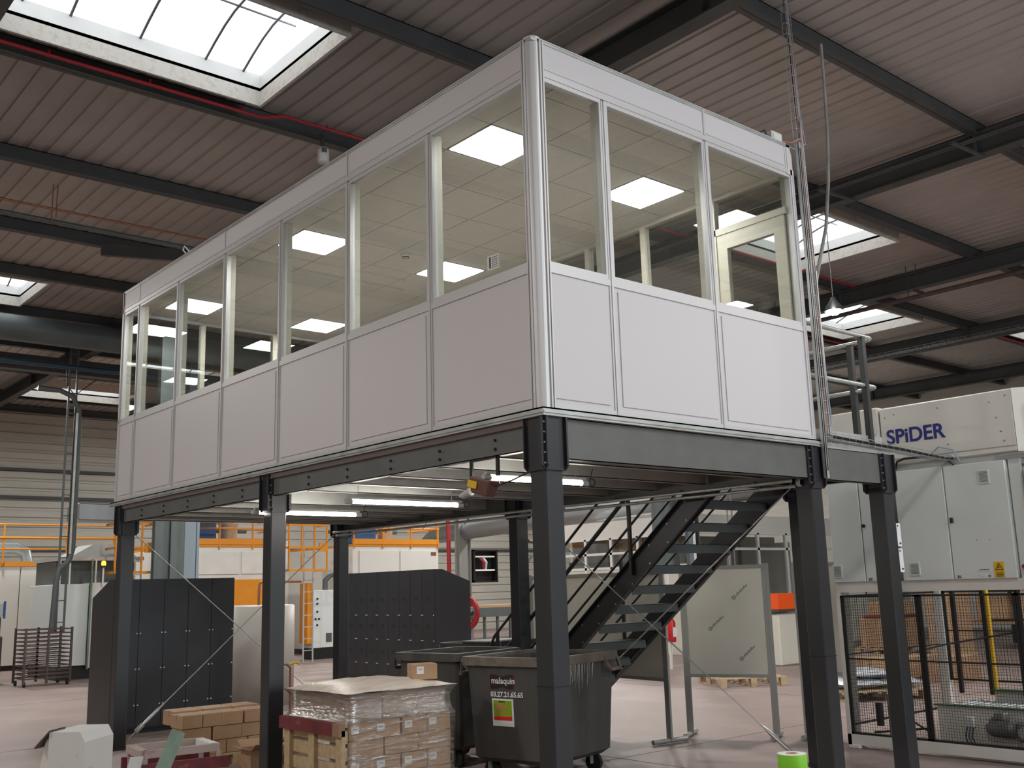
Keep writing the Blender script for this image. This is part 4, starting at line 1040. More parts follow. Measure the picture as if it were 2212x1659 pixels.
tag(MB().tube([(4.55, 17, 0), (4.55, 17, 7.0)], .29, 20).build('riser_duct', m_ductdark), 'thick dark grey vertical riser duct behind the left cabinet', 'duct')
tag(MB().box(4.88, 5.20, 17.2, 17.4, 0, 7.0).box(5.22, 5.28, 17.2, 17.3, 0, 7).build('steel_column', m_lblue), 'pale blue grey steel column right of the dark riser duct', 'column')
# machines with orange gangway
def big_machine(label, x0, x1, y, h, rail_top, seams, orange_door=None):
    t = thing('process_machine', label, 'machine', ((x0+x1)/2, y, 0))
    MB().bev(x0, x1, y, y+3.5, .12, h, .01).build('housing', m_white, t); MB().box(x0+.05, x1-.05, y+.05, y+3.4, 0, .12).build('plinth', m_black, t)
    for a, b, z0, z1 in seams: MB().bev(a, b, y-.03, y-.001, z0, z1, .008).build('panel', m_white, t)
    MB().box(x0, x1, y-.04, y+.02, h+.06, h+.2).box(x0, x1, y-.02, y+3.4, h, h+.06).build('orange_beam', m_orange, t)
    for z in (rail_top, (rail_top+h+.2)/2): MB().tube([(x0, y-.02, z), (x1, y-.02, z), (x1, y+1.5, z)], .025, 6).build('guard_rail', m_orange, t)
    k = 4
    for i in range(k): MB().bar((x0+.03+(x1-x0-.06)*i/(k-1), y-.02, h-.05), (x0+.03+(x1-x0-.06)*i/(k-1), y-.02, rail_top), .05, .03).build('rail_post', m_orange, t)
    MB().bev(x0+(x1-x0)*.2, x0+(x1-x0)*.45, y+.8, y+1.5, h+.1, h+.75, .03).build('blue_motor', m_bluebox, t)
    MB().lathe([(.22, 0), (.22, .5), (.26, .52), (.26, .7), (.2, .72)], (x0+(x1-x0)*.62, y+1.1, h+.08), 16).build('fan_cowl', m_galv, t)
    MB().tube([(x0+.3, y+1.8, h+.5), (x1-.2, y+1.8, h+.5)], .06, 8).build('pipe', m_ductdark, t)
    if orange_door:
        a, b, z0, z1 = orange_door; MB().bev(a, b, y-.05, y-.001, z0, z1, .01).build('orange_door', m_orange, t)
    MB().box(x1-.28, x1-.1, y-.036, y-.031, h-.25, h-.15).build('name_plate', m_copper, t)
    return t
big_machine('white machine with orange gangway and orange door behind the left cabinet', 5.66, 8.33, 19.0, 2.80, 3.5, [(5.85, 7.1, 2.15, 2.7), (7.15, 8.0, 2.15, 2.7), (8.02, 8.3, .2, 2.7)], (6.85, 7.85, 1.35, 2.02))
big_machine('white machine with orange gangway above the sloping dark cabinet', 10.3, 13.1, 19.0, 2.83, 3.6, [(10.5, 11.75, 1.4, 2.72), (11.8, 13.0, 1.4, 2.72)])
t = thing('control_cabinet', 'grey control cabinet with knobs, small vent and orange side between the machines', 'cabinet', (9.5, 19.2, 0))
MB().bev(9.12, 9.78, 19.0, 19.5, .28, 1.72, .01).build('body', m_grey, t); MB().box(9.14, 9.76, 19.02, 19.5, 0, .28).build('plinth', m_black, t)
MB().box(8.98, 9.11, 19.0, 19.4, .4, 1.9).build('orange_side', m_orange, t)
for (x, z) in ((9.25, 1.5), (9.25, 1.38), (9.25, 1.18), (9.2, 1.0), (9.3, 1.0), (9.25, .85)): MB().tube([(x, 18.99, z), (x, 18.96, z)], .025, 8).build('knob', m_black, t)
MB().box(9.52, 9.68, 18.985, 18.999, .42, .64).build('vent', m_ductdark, t)
MB().tube([(9.6, 19.2, 1.72), (9.6, 19.2, 1.95), (9.75, 19.2, 2.1), (10.2, 19.2, 2.1)], .07, 10).build('bent_pipe', m_ductdark, t)
tag(MB().bev(8.42, 8.98, 20.0, 20.8, 0, 3.0, .02).build('tall_cabinet', m_white), 'cream full height cabinet visible between the two ladder cages', 'panel')

# ================================================================= BACK WALL ITEMS
tag(MB().tube([(17.25, 24, 0.0), (17.15, 24, 7.0)], .075, 10).build('riser_pipe', m_red), 'bright red vertical riser pipe in front of the ribbed wall', 'pipe')
t = thing('wall_cabinet', 'open black comms cabinet with coloured cables on the back wall', 'cabinet', (18.8, 24.1, 1.8))
x0, x1, y, z0, z1 = 18.3, 19.38, 24.0, 1.85, 2.98
MB().box(x0, x1, y+.28, y+.30, z0, z1).box(x0, x0+.05, y, y+.3, z0, z1).box(x1-.05, x1, y, y+.3, z0, z1).box(x0, x1, y, y+.3, z0, z0+.05).box(x0, x1, y, y+.3, z1-.05, z1).build('casing', m_black, t)
for z in (2.25, 2.72): MB().box(x0+.1, x1-.1, y+.05, y+.28, z, z+.05).build('shelf', m_label, t)
for k, m in enumerate((m_red, m_red, m_cableb, m_label)): MB().tube([(18.6+.07*k, y+.1, 2.72), (18.72+.06*k, y+.02, 2.55), (18.8+.04*k, y+.1, 2.3)], .022, 6).build('cable', m, t)
t = thing('hose_reel', 'red fire hose reel beside the sloping dark cabinet', 'reel', (9.6, 12.5, 1))
cx, cy, cz = 8.95, 12.3, 1.16
for k in range(4):
    rr = .30-.05*k
    MB().tube([(cx+.02*k+rr*math.sin(a)*.0, cy+rr*math.cos(a)*1.0, cz+rr*math.sin(a)) for a in (2*math.pi*i/24 for i in range(25))], .028, 6).build('hose', m_red, t)
MB().tube([(cx-.06, cy, cz), (cx+.08, cy, cz)], .06, 12).build('hub', m_ductdark, t); MB().bar((cx+.06, cy, 0), (cx+.06, cy, cz), .05, .05).build('stand', m_boardedge, t)
t = thing('work_bench', 'long grey bench with many legs along the back wall', 'bench', (19, 22.5, 0))
MB().box(16.6, 22.5, 22.2, 23.2, 1.02, 1.1).build('top', m_card, t); MB().box(16.6, 22.5, 22.2, 22.25, .72, 1.02).build('apron', m_ductdark, t)
for k in range(11): MB().bar((16.8+.55*k, 22.3, 0), (16.8+.55*k, 22.3, .72), .07, .07).build('leg', m_ductdark, t)
tag(MB().bev(18.6, 19.3, 20.8, 21.3, 0, .28, .02).build('blue_crate', m_bluebox), 'blue plastic crate on the floor before the back bench', 'crate')
t = thing('wall_pipe_bend', 'brownish bent pipe stub and bracket on the ribbed wall', 'pipe', (21, 29, 3))
MB().tube([(20.95, 24.1, 3.3), (21.2, 24.1, 3.28), (21.35, 24.1, 3.15), (21.3, 24.1, 3.0), (21.5, 24.1, 2.95)], .07, 8).build('bend', m_rust, t); MB().bar((21.1, 24.1, 2.75), (20.7, 24.1, 2.3), .06, .06).bar((20.7, 24.1, 2.78), (21.9, 24.1, 2.78), .06, .06).bar((21.8, 24.1, 2.75), (21.5, 24.1, 2.3), .06, .06).build('bracket', m_ductdark, t)
t = thing('white_sack', 'white woven sack with blue cloth standing behind the bins', 'sack', (5.25, 6.1, 0))
mb = MB(); prof = [(0, 0), (.36, 0), (.42, .2), (.40, .5), (.36, .8), (.26, .98), (.12, 1.05), (0, 1.03)]
mb.lathe(prof, (5.25, 6.1, 0), 16); mb.v = [(v[0]+.03*math.sin(9*v[2]+4*v[1]), v[1]+.03*math.cos(7*v[2]+5*v[0]), v[2]) for v in mb.v]; mb.build('bag', m_whitebag, t)
MB().bev(5.05, 5.3, 5.85, 6.05, .98, 1.12, .03).build('blue_cloth', m_bluebox, t)
MB().tube([(5.0, 5.78, 1.0), (4.98, 5.74, .8), (5.05, 5.70, .5)], .012, 6).build('cord', m_lblue, t)

# ================================================================= SPIRAL DUCT, PARTITION OFFICE
t = thing('spiral_duct', 'long pale spiral ventilation duct running above the partition behind the staircase', 'duct', (16, 14, 3.6))
MB().tube([(19.1, 28.4, 2.9), (19.2, 28.0, 3.4), (19.0, 27.2, 3.65), (16.1, 16.5, 3.65), (13.9, 8.2, 3.65)], .30, 20).build('duct', m_duct, t)
for f in (.15, .3, .45, .6, .75, .9):
    p = Vector((19.0, 27.2, 3.65)).lerp(Vector((13.4, 6.2, 3.65)), f); d = (Vector((13.4, 6.2, 3.65))-Vector((19.0, 27.2, 3.65))).normalized()
    MB().tube([p-d*.03, p+d*.03], .315, 20).build('joint_ring', m_galv, t)
    MB().bar((p.x, p.y, 3.9), (p.x, p.y, 7.5), .012, .012).build('hanger', m_purl, t)
tag(MB().tube([(12.95, 10.43, 1.9), (12.95, 10.43, 7.1)], .28, 20).build('riser_duct', m_ductdark), 'thick dark vertical duct coming down from the roof, seen between the staircase rails', 'duct')
tag(MB().box(13.45, 13.6, 10.2, 10.3, 0, 7.1).build('steel_column', m_lblue), 'pale blue column just right of the dark duct behind the staircase', 'column')
t = thing('partition_office', 'white partitioned office with window bands behind the staircase', 'partition', (14.7, 11, 0))
PXc, PYc, PH = 14.67, 11.0, 3.22
def band(axis, a, b, fixed, npan):
    def B(u0, u1, d0, d1, z0, z1):
        return MB().box(u0, u1, fixed+d0, fixed+d1, z0, z1) if axis == 'x' else MB().box(fixed+d0, fixed+d1, u0, u1, z0, z1)
    B(a, b, -.02, .04, 2.78, PH).build('header_panel', m_white, t)
    w = (b-a)/npan
    for i in range(npan):
        u0, u1 = a+i*w, a+(i+1)*w
        B(u0+.01, u1-.01, -.01, .03, 0, 2.02 if axis == 'y' else 1.2).build('panel', m_board, t)
        for z0, z1 in (((2.08, 2.38), (2.44, 2.76)) if axis == 'y' else ((1.25, 2.38), (2.44, 2.76))): B(u0+.04, u1-.04, .0, .01, z0, z1).build('pane', m_glass, t)
        B(u0-.04, u0+.04, -.03, .04, 0, 2.8).build('mullion', m_label, t)
    B(a, b, -.03, .04, 2.38, 2.44).build('rail', m_label, t); B(a, b, -.03, .04, 2.02 if axis == 'y' else 1.2, 2.08 if axis == 'y' else 1.26).build('rail', m_label, t); B(a, b, -.03, .04, 2.76, 2.80).build('rail', m_label, t)
band('y', PYc, 15.6, PXc, 5); band('x', PXc, 24.0, PYc, 8)
MB().box(PXc-.06, PXc+.06, PYc-.06, PYc+.06, 0, PH).build('corner_post', m_label, t)
MB().box(PXc+4, PXc+4.1, PYc+.3, 15.6, 0, 2.6).box(PXc+.3, 24, 15.5, 15.6, 0, 3).build('inner_wall', m_cladding, t)
MB().box(PXc+.05, 24, PYc+.05, 15.6, PH-.06, PH).build('shading_roof', m_white, t); MB().box(PXc+.1, 24, PYc+.1, 15.6, .002, .01).build('dark_floor', m_rust, t)  # roof and dark floor added to keep the room dim behind its panes
for i in range(6): MB().bar((PXc+1.2*i+.6, 15.3, 1.0), (PXc+1.2*i+.6, 15.3, 2.7), .08, .05).bar((PXc+1.2*i, 15.3, 2.2), (PXc+1.2*i+1.2, 15.3, 2.2), .05, .08).build('inner_rack', m_rust, t)

# ================================================================= BOARDS ON STANDS
def board(label, p, q, zb, zt, stands, marks=()):
    p = Vector((*p, 0)); q = Vector((*q, 0)); d = (q-p).normalized(); nn = Vector((d.y, -d.x, 0)); L = (q-p).length
    if nn.dot(Vector((-4.3, -4.7, 0))-p) < 0: nn = -nn
    t = thing('partition_board', label, 'board', p)
    MB().bar(p+Vector((0,0,(zb+zt)/2)), q+Vector((0,0,(zb+zt)/2)), .012, zt-zb).build('sheet', m_board, t)
    for z in (zb, zt): MB().bar(p+Vector((0,0,z)), q+Vector((0,0,z)), .03, .035).build('edge_rail', m_boardedge, t)
    for s in stands:
        c = p+d*L*s
        for e in (-.018, .018): MB().bar(c+d*e+Vector((0,0,.03)), c+d*e+Vector((0,0,zt+.03)), .024, .035, d).build('stand_upright', m_boardedge, t)
        MB().tube([c-nn*-.24+Vector((0,0,.03)), c-nn*.24+Vector((0,0,.03))], .026, 10).build('stand_foot', m_boardedge, t)
    for (u, z) in marks:
        o = p+d*u+nn*.008+Vector((0,0,z)); xd = d if d.cross(Vector((0,0,1))).dot(nn) < 0 else -d
        xd = d if d.cross(Vector((0,0,1))).dot(nn) > 0 else -d
        m_ = plane_mtx(o, (xd*.75+Vector((0,0,.66))), (-xd*.66+Vector((0,0,.75))))
        mb = MB()
        for k in range(11): mb.box(.05+.016*k, .059+.016*k, 0, .012+.006*(k % 3), 0, .001)
        mb.lathe([(.012, 0), (.022, .0)], (.02, .008, 0), 10)
        xf(mb, m_).build('printed_mark', m_motor, t, kind='stuff')
    return t
board('grey green board on a stand extending behind the staircase, leftmost board', (4.22, 2.85), (4.46, 5.3), .64, 1.76, (.0, .98))
board('middle grey board with three diagonal printed marks between two stands', (4.75, 3.04), (5.17, 2.17), .64, 1.80, (.02, .98), ((.30, 1.12), (.58, 1.45), (.62, .80)))
board('rightmost grey board on a stand partly hidden by the right corner posts', (5.42, 1.99), (5.62, 1.5), .66, 1.80, (.02, .98))

# extinguisher, pallets, crates beyond
t = thing('fire_extinguisher', 'small red fire extinguisher hanging beyond the boards', 'extinguisher', (11.6, 9.0, .7))
cx, cy = 11.35, 9.0; MB().lathe([(0, 0), (.075, 0), (.08, .03), (.08, .36), (.055, .42), (.03, .45), (0, .45)], (cx, cy, .52), 14).build('cylinder', m_extred, t)
MB().tube([(cx, cy, .97), (cx, cy, 1.02), (cx+.08, cy, 1.04)], .02, 8).build('valve', m_black, t); MB().box(cx-.05, cx+.05, cy-.084, cy-.078, .62, .80).build('label', m_label, t)
MB().box(cx+.06, cx+.10, cy+.1, cy+.14, 0, 1.02).build('stand', m_board, t)
pallet('pale wooden pallet on the floor below the middle board', 9.25, 10.35, 5.65, 6.75, rot=-.55, ht=.14)
t = thing('wooden_crate', 'pale wooden crate with red edge on pallet beyond the boards', 'crate', (13.9, 8.3, 0))
for k in range(5): MB().box(13.2, 14.9, 8.3, 8.33, .14+.10*k, .232+.10*k).box(13.2, 13.23, 8.33, 9.2, .14+.1*k, .232+.1*k).build('plank', m_wood, t)
MB().box(13.23, 14.9, 8.33, 9.2, .13, .5).build('inside_fill', m_cardd, t); MB().box(13.2, 14.9, 8.29, 8.34, .64, .66).build('red_edge', m_red, t)
pallet('wooden pallet carrying the pale wooden crate', 13.2, 14.9, 8.35, 9.25, ht=.13)
t = thing('orange_tray', 'bright orange plastic tray on a pale pedestal between the boards', 'tray', (13.1, 8.05, 1.1))
MB().prism([(12.92, 1.08), (13.72, 1.08), (13.5, 1.38), (12.92, 1.38)], 'y', 7.6, 8.1).build('tray', m_orangebox, t)
MB().box(12.9, 13.85, 7.6, 8.15, 1.02, 1.08).build('dark_base', m_rust, t)
tag(MB().bev(12.95, 13.7, 7.65, 8.1, 0, 1.0, .03).build('pedestal', m_board), 'pale pedestal box under the orange tray', 'box')
tag(MB().bar((12.8, 8.6, 0), (12.8, 8.6, 5), .02, .02).bar((12.95, 8.6, 0), (12.95, 8.6, 5), .02, .02).build('ladder_strut', m_motor), 'thin ladder like strut rising above the orange tray', 'strut')

# ================================================================= PALLETISING MACHINE
MX = 5.15
mc = thing('palletising_machine', 'tall off white machine with blue lettering and mesh guarded lower half at right', 'machine', (MX, .3, 0))
YL, YR = 1.32, -.66
MB().bev(MX, MX+2.0, YR, .66, 2.72, 3.30, .012).build('header_panel', m_white, mc)
MB().bev(MX, MX+2.0, .675, YL, 2.72, 3.32, .012).build('header_panel', m_white, mc)
# angled right corner of the header
MB().add([(MX, YR, 2.72), (MX, YR, 3.30), (MX+.25, YR-.35, 3.30), (MX+.25, YR-.35, 2.72), (MX+2, YR-.35, 3.3), (MX+2, YR-.35, 2.72), (MX+2, YR, 3.3), (MX+2, YR, 2.72)], [(0,1,2,3),(3,2,4,5),(1,2,4,6),(0,3,5,7)]).build('corner_panel', m_white, mc)
MB().bar((MX-.004, YR, 2.78), (MX-.004, YL, 2.78), .004, .006).build('seam', m_lgrey, mc)
MB().box(MX+.02, MX+1.9, YR-.3, YL-.02, 2.66, 2.72).build('gap_tray', m_lgrey, mc)
for (y, z) in ((.60, 2.92), (.50, 3.22), (.05, 3.22), (-.02, 2.86), (-.45, 3.2), (-.50, 3.05), (-.53, 2.92), (-.55, 2.83), (.6, 3.2), (.95, 3.1), (-.60, 3.24)): MB().tube([(MX, y, z), (MX-.006, y, z)], .007, 6).build('screw', m_motor, mc)
text('lettering', 'SPiDER', .197, plane_mtx((MX-.003, .60, 2.935), (0, -1, 0), (0, 0, 1)), m_blue, mc, bold=.004)
# door cabinets
DX = MX-.02
for a, b in ((.965, 1.315), (.62, .955), (.06, .56), (-.53, .05)):
    MB().bev(DX, DX+.02, a, b, 1.60, 2.655, .006).build('cabinet_door', m_grey, mc)
MB().box(DX+.02, MX+.5, .62, YL, 1.60, 2.66).box(DX+.02, MX+.5, -.53, .56, 1.60, 2.66).build('cabinet_body', m_grey, mc)
def vent(y, z, w=.11, h=.13):
    v = MB().bev(DX-.008, DX, y-w/2, y+w/2, z-h/2, z+h/2, .003).build('vent_grille', m_grey, mc)
    for k in range(9): MB().box(DX-.011, DX-.0075, y-w/2+.015, y+w/2-.015, z-h/2+.018+.0115*k, z-h/2+.022+.0115*k).build('slot', m_motor, v)
vent(1.27, 1.71); vent(.43, 1.71); vent(-.33, 2.52)
MB().tube([(DX, .93, 2.15), (DX-.02, .93, 2.15)], .018, 10).build('lock', m_black, mc); MB().bev(DX-.018, DX, -.0, .03, 2.12, 2.17, .004).build('lock', m_black, mc)
for (y) in (-.2, -.32): MB().tube([(DX, y, 1.95), (DX-.004, y, 1.95)], .005, 6).build('screw', m_motor, mc)
text('lettering', 'X2', .035, plane_mtx((DX-.003, .93, 1.615), (0, -1, 0), (0, 0, 1)), m_black, mc)
text('lettering', 'X1', .035, plane_mtx((DX-.003, .02, 1.615), (0, -1, 0), (0, 0, 1)), m_black, mc)
ws = MB().box(DX-.003, DX, -.42, -.33, 1.61, 1.75).build('warning_sign', m_yellow, mc)
MB().prism([(-.412, 1.675), (-.338, 1.675), (-.375, 1.742)], 'x', DX-.005, DX-.003).build('triangle_border', m_black, ws)
MB().prism([(-.401, 1.681), (-.349, 1.681), (-.375, 1.73)], 'x', DX-.006, DX-.005).build('triangle_field', m_yellow, ws)
MB().prism([(-.372, 1.722), (-.368, 1.702), (-.362, 1.704), (-.374, 1.684), (-.376, 1.70), (-.384, 1.698)], 'x', DX-.0075, DX-.006).build('lightning_bolt', m_black, ws)
for k in range(3): MB().box(DX-.004, DX-.003, -.41, -.345, 1.62+.014*k, 1.626+.014*k).build('print_line', m_black, ws)
MB().box(DX-.003, DX, -.30, -.19, 1.665, 1.70).build('maker_plate', m_label, mc); text('lettering', 'CE', .02, plane_mtx((DX-.003, -.27, 1.62), (0, -1, 0), (0, 0, 1)), m_black, mc)
mb = MB()
for k in range(7): mb.box(DX-.004, DX-.003, -.285+.013*k, -.277+.013*k, 1.678, 1.688)
mb.build('maker_print', m_black, mc, kind='stuff'); MB().box(DX-.003, DX, -.25, -.19, 1.62, 1.65).build('type_plate', m_label, mc)
# right hand side column with rounded white panel and main switch
MB().bev(MX+.02, MX+.5, -.66, -.54, 1.55, 2.67, .01).build('side_panel', m_grey, mc)
MB().bev(MX-.05, MX+.4, -1.05, -.68, 1.3, 2.62, .05).build('rounded_panel', m_white, mc)
MB().box(MX-.01, MX+.02, -.63, -.58, 1.68, 1.72).build('switch_plate', m_motor, mc); MB().tube([(MX-.01, -.60, 1.70), (MX-.04, -.60, 1.70)], .018, 10).build('red_switch', m_red, mc)
MB().bar((MX-.02, -.45, 2.70), (MX-.02, -1.2, 2.70), .02, .02).build('rail_profile', m_boardedge, mc)
MB().box(MX, MX+.3, YR, YL, 1.50, 1.60).build('lintel', m_white, mc)
MB().box(MX+1.9, MX+2.0, YL-.1, YL, 0, 2.72).build('rear_post', m_white, mc); MB().box(MX+1.9, MX+2, YR-.4, YR-.3, 0, 2.72).build('rear_post', m_white, mc)
# stack light
sl = MB().tube([(MX+.08, -.82, 2.88), (MX+.08, -.82, 2.92)], .03, 12).build('stack_light', m_black, mc)
for k, (cn, cc) in enumerate((('green', (.01, .35, .08)), ('amber', (.8, .25, .01)), ('red', (.5, .01, .01)))):
    MB().tube([(MX+.08, -.82, 2.92+.06*k), (MX+.08, -.82, 2.975+.06*k)], .03, 12).build('lamp_segment', mat('lamp_'+cn, cc, .3), sl)
MB().tube([(MX+.08, -.82, 3.10), (MX+.08, -.82, 3.16)], .034, 12).build('cap', m_black, sl)
# lower frame and guards
ZG0, ZG1 = .13, 1.47
MB().box(MX-.02, MX+.06, -1.6, YL, .03, ZG0).build('base_beam', m_white, mc)
MB().box(MX-.02, MX+.06, YL-.04, YL, .03, 1.5).build('frame_post', m_white, mc)
MB().box(MX+.02, MX+.4, YL-.08, YL-.04, .0, .03).bev(MX-.05, MX+.1, YL-.14, YL-.02, 0, .03, .005).build('foot', m_white, mc)
def guard(axis, a, b, f, z0, z1, pitch=.026, name='mesh_guard'):
    def B(mb, u0, u1, d, z0_, z1_):
        return mb.box(f-d, f+d, u0, u1, z0_, z1_) if axis == 'y' else mb.box(u0, u1, f-d, f+d, z0_, z1_)
    w = .028
    fr = MB(); B(fr, a, b, .012, z0, z0+.02); B(fr, a, b, .012, z1-.02, z1); B(fr, a, a+w, .012, z0, z1); B(fr, b-w, b, .012, z0, z1)
    zm = (z0+z1)/2+.05; B(fr, a, b, .008, zm-.006, zm+.006)
    g = fr.build(name, m_black, mc)
    mb = MB(); r = .0012; u = a
    while u < b: B(mb, u-r, u+r, r, z0, z1); u += pitch
    z = z0
    while z < z1: B(mb, a, b, r, z-r, z+r); z += pitch
    mb.build('mesh_wires', m_black, g, kind='stuff')
guard('y', .45, YL-.045, MX, ZG0, ZG1); guard('y', -.48, .445, MX, ZG0, ZG1); guard('y', -1.5, -.485, MX, ZG0, ZG1)
guard('x', MX+.05, MX+2.0, YL-.02, .2, ZG1, .04)
guard('y', .35, YL-.1, MX+1.95, .5, ZG1, .04)
for y in (.72, .40, .05, -.25, -.6): MB().bar((MX+1.2, y, .45), (MX+1.2, y, 1.6), .035, .045).build('inner_post', m_black, mc)
MB().bar((MX+1.15, .33, .4), (MX+1.15, .33, 1.6), .05, .02, (0, 1, 0)).build('yellow_scale', m_yellow, mc)
MB().bar((MX+1.15, -.58, .45), (MX+1.15, -.58, 1.6), .03, .02, (0, 1, 0)).build('yellow_scale', m_yellow, mc)
MB().tube([(MX+.3, .95, .85), (MX+.9, .7, .95), (MX+1.6, -.6, 1.2)], .01, 6).build('inner_bar', m_black, mc)
# conveyor inside
cv = MB().box(MX+.35, MX+.42, -1.6, .55, .05, .42).build('conveyor_frame', m_white, mc)
MB().box(MX+.95, MX+1.02, -1.6, .25, .05, .52).build('conveyor_frame', m_white, mc)
MB().box(MX+.33, MX+.44, -1.6, .58, .42, .428).build('green_glass_edge', m_glassg, mc); MB().box(MX+.9, MX+1.04, -1.6, .28, .52, .53).build('green_glass_edge', m_glassg, mc)
r0 = None
for k in range(26):
    y = .48-.08*k
    if r0 is None: r0 = MB().tube([(MX+.42, y, .40), (MX+.95, y, .40)], .026, 10).build('roller', m_galv, mc); ry = y
    else: dup(r0, Vector((0, y-ry, 0)), mc)
mt_ = MB().tube([(MX+.25, .02, .27), (MX+.25, -.02, .27), (MX+.25, -.03, .27), (MX+.25, -.22, .27), (MX+.25, -.26, .27)], [.06, .085, .085, .08, .05], 16).build('motor', m_motor, mc)
MB().bev(MX+.18, MX+.33, -.42, -.26, .16, .34, .02).build('gearbox', m_motor, mt_); MB().tube([(MX+.18, -.34, .25), (MX+.15, -.34, .25)], .05, 16).build('gear_flange', m_galv, mt_); MB().bev(MX+.19, MX+.3, -.16, -.06, .34, .40, .01).build('terminal_box', m_motor, mt_)
for k in range(10): MB().tube([(MX+.25, -.04-.018*k, .27), (MX+.25, -.046-.018*k, .27)], .09, 16).build('cooling_fin', m_motor, mt_)
MB().bev(MX+.30, MX+.35, .18, .26, .24, .34, .01).build('valve_block', m_label, mc)
for k in range(3): MB().tube([(MX+.30, .19+.03*k, .24), (MX+.26, .19+.03*k, .16), (MX+.28, .16+.04*k, .08)], .006, 6).build('hose', m_bluebox if k % 2 else m_cable, mc)
tp = MB().bar((MX+.28, .98, .05), (MX+.28, .98, .50), .07, .07).build('sensor_stand', m_motor, mc)
MB().tube([(MX+.2, 1.08, .2), (MX+.2, 1.08, .42)], .035, 10).build('filter_unit', m_black, tp); MB().bar((MX+.28, 1.2, .12), (MX+.3, .62, .20), .02, .02).bar((MX+.28, .95, .35), (MX+.3, .65, .18), .015, .015).build('stay', m_black, tp)
MB().bev(MX+1.3, MX+1.6, -.75, -.45, .5, 1.0, .02).build('inner_unit', m_lgrey, mc); MB().box(MX+1.1, MX+1.2, -1.1, -.75, .3, 1.5).build('inner_panel', m_white, mc)
MB().bev(MX+.9, MX+1.0, -.95, -.85, .9, 1.35, .01).build('control_panel', m_ductdark, mc); MB().bev(MX+.5, MX+.6, -.85, -.65, .82, .88, .01).build('blue_bracket', m_cableb, mc)
# top cables
MB().tube([(MX+.02, .56, 2.67), (MX-.03, .5, 2.75), (MX-.04, .42, 2.77), (MX-.05, .1, 2.76)], .012, 6).build('hose', m_cable, mc)
MB().tube([(MX, -.12, 2.67), (MX-.04, -.08, 2.80), (MX-.06, .05, 2.84), (MX-.06, .18, 2.74)], .008, 6).build('cable', m_cableb, mc)
MB().tube([(MX, -.05, 2.66), (MX-.05, .02, 2.74), (MX-.06, .2, 2.76)], .007, 6).build('cable', m_cable, mc)

# goods behind the machine
pallet('pale pallet with silver bags seen through the left mesh guard', 8.55, 9.75, 3.0, 3.9, rot=-.5, ht=.14)
t = thing('bag_pile', 'pile of crumpled silver plastic bags on the pallet behind the mesh', 'bags', (9.1, 3.45, .14))
F = frame((9.15, 3.45, .145), -.5)
for (x, y, z, sx, sy) in ((-.28, 0, .0, .32, .40), (.28, 0, .0, .32, .40), (-.1, .05, .12, .32, .36)):
    mb = MB(); vs = []; fs = []; g = 12
    for s in (1, -1):
        for i in range(g+1):
            for k in range(g+1):
                u, v = i/g*2-1, k/g*2-1; h_ = (1-u**4)*(1-v**4)
                vs.append((x+u*sx, y+v*sy, z+.07+s*.065*h_+(random.uniform(-.012, .012) if abs(u) < 1 and abs(v) < 1 else 0)))
    for s in (0, 1):
        for i in range(g):
            for k in range(g): a = s*(g+1)**2+i*(g+1)+k; fs.append((a, a+1, a+g+2, a+g+1))
    xf(mb.add(vs, fs, True), F).build('bag', m_bagfoil, t)
pallet('wooden pallet carrying the stacked goods far behind the mesh guard', 16.6, 18.0, 7.3, 8.3, ht=.14)
carton('large brown carton with maroon band on the far pallet behind the mesh', 16.7, 17.9, 7.4, 8.2, .14, .75, m=m_card)
tag(MB().bev(16.75, 17.85, 7.45, 8.15, .75, .82, .02).build('maroon_band', m_woodred), 'maroon strip lying on the far brown carton behind the mesh', 'strip')
carton('small brown carton on top of the maroon strip behind the mesh', 16.9, 17.8, 7.5, 8.1, .82, 1.1, m=m_card)
tag(MB().bev(17.0, 17.5, 7.5, 7.9, 1.1, 1.25, .05).build('green_bag', m_greenp), 'green plastic bundle on the top brown carton behind the mesh', 'bag')
carton('wide low brown carton behind the pallet of silver bags', 11.2, 12.6, 4.4, 5.0, 0, .35, m=m_card, rot=-.3)
carton('brown carton right of the wide low carton behind the mesh', 11.6, 12.4, 3.4, 4.0, 0, .40, m=m_cardd, rot=.2)
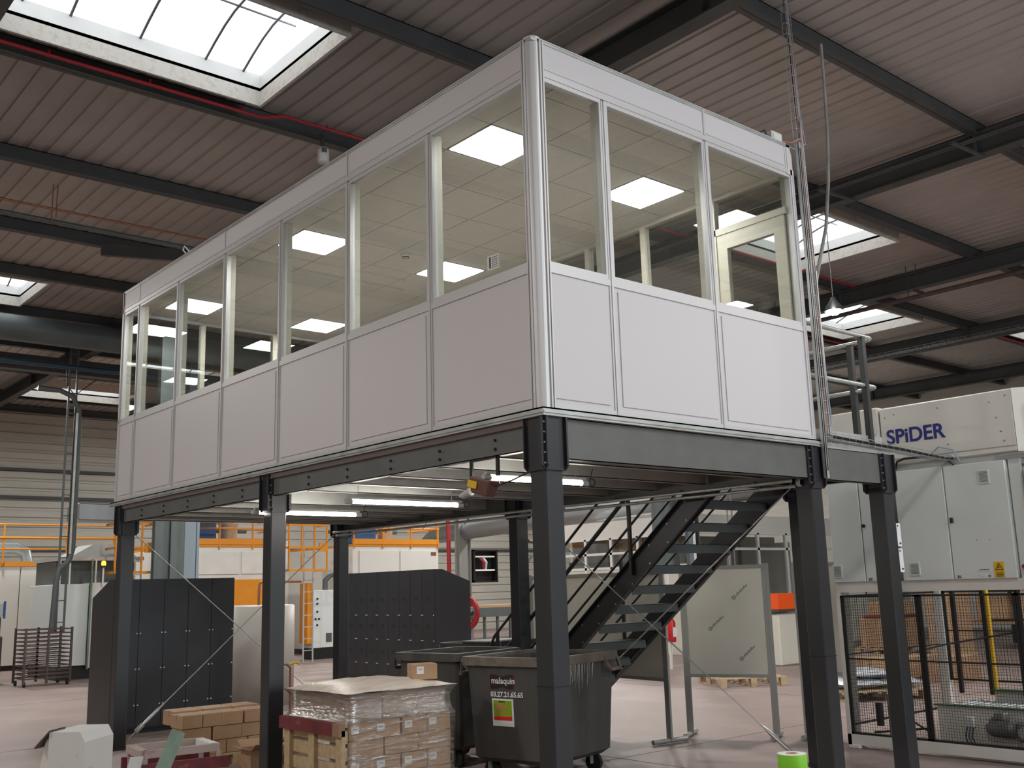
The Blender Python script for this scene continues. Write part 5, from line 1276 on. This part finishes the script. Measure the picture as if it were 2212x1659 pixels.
carton('tall brown carton far behind the mesh, beside the yellow scale', 15.2, 15.8, 5.2, 5.8, 0, 1.5, m=m_card)
t = thing('storage_rack', 'dark metal storage rack with brown shelves far behind the machine', 'rack', (20, 6.5, 0))
for x in (19.0, 21.5):
    for y in (3.0, 5.0, 7.0): MB().bar((x, y, 0), (x, y, 2.9), .08, .08).build('upright', m_black, t)
for z in (.55, 1.25, 1.95, 2.65): MB().box(19, 21.5, 3, 7, z, z+.06).build('shelf', m_cardd, t)
for i, (y, z) in enumerate(((3.2, 1.36), (4.2, 1.36), (5.4, 1.36), (3.6, .66), (5.0, .66), (6.0, .66), (4.6, 2.06))):
    carton('brown carton on the dark storage rack, %s shelf, %s along it' % ({.66: 'lower', 1.36: 'middle', 2.06: 'upper'}[z], nm[[3.2, 4.2, 5.4, 3.6, 5.0, 6.0, 4.6].index(y) % 3 if z != 2.06 else 0]), 19.1, 19.9, y, y+.7, z, z+.5, 'cartons on the dark rack', m=m_card)

# ================================================================= FOREGROUND TABLE WITH LABEL ROLL
t = thing('round_table', 'pale round table top at the lower edge of the picture', 'table', (-.46, -2.0, 0))
tx, ty = -.405, -1.965
MB().lathe([(0, .80), (.17, .80), (.18, .808), (.18, .822), (.17, .83), (0, .83)], (tx, ty, 0), 36).build('top', mat('table_top', (.40, .33, .26), .5), t)
MB().tube([(tx, ty, .02), (tx, ty, .80)], .03, 12).build('column', m_motor, t); MB().lathe([(0, 0), (.16, 0), (.15, .02), (0, .03)], (tx, ty, 0), 24).build('foot', m_motor, t)
t = thing('label_roll', 'roll of bright green labels standing on the pale round table', 'roll', (tx, ty, .83))
MB().lathe([(.024, .832), (.060, .832), (.061, .834), (.061, .915), (.060, .917), (.024, .917), (.024, .832)], (tx-.02, ty+.0, 0), 32).build('labels', m_greenlab, t)
MB().lathe([(.018, .833), (.0245, .833), (.0245, .919), (.018, .919), (.018, .833)], (tx-.02, ty, 0), 24).build('core', m_card, t)
MB().lathe([(.0245, .9175), (.0605, .9175)], (tx-.02, ty, 0), 32).build('paper_side', m_label, t)
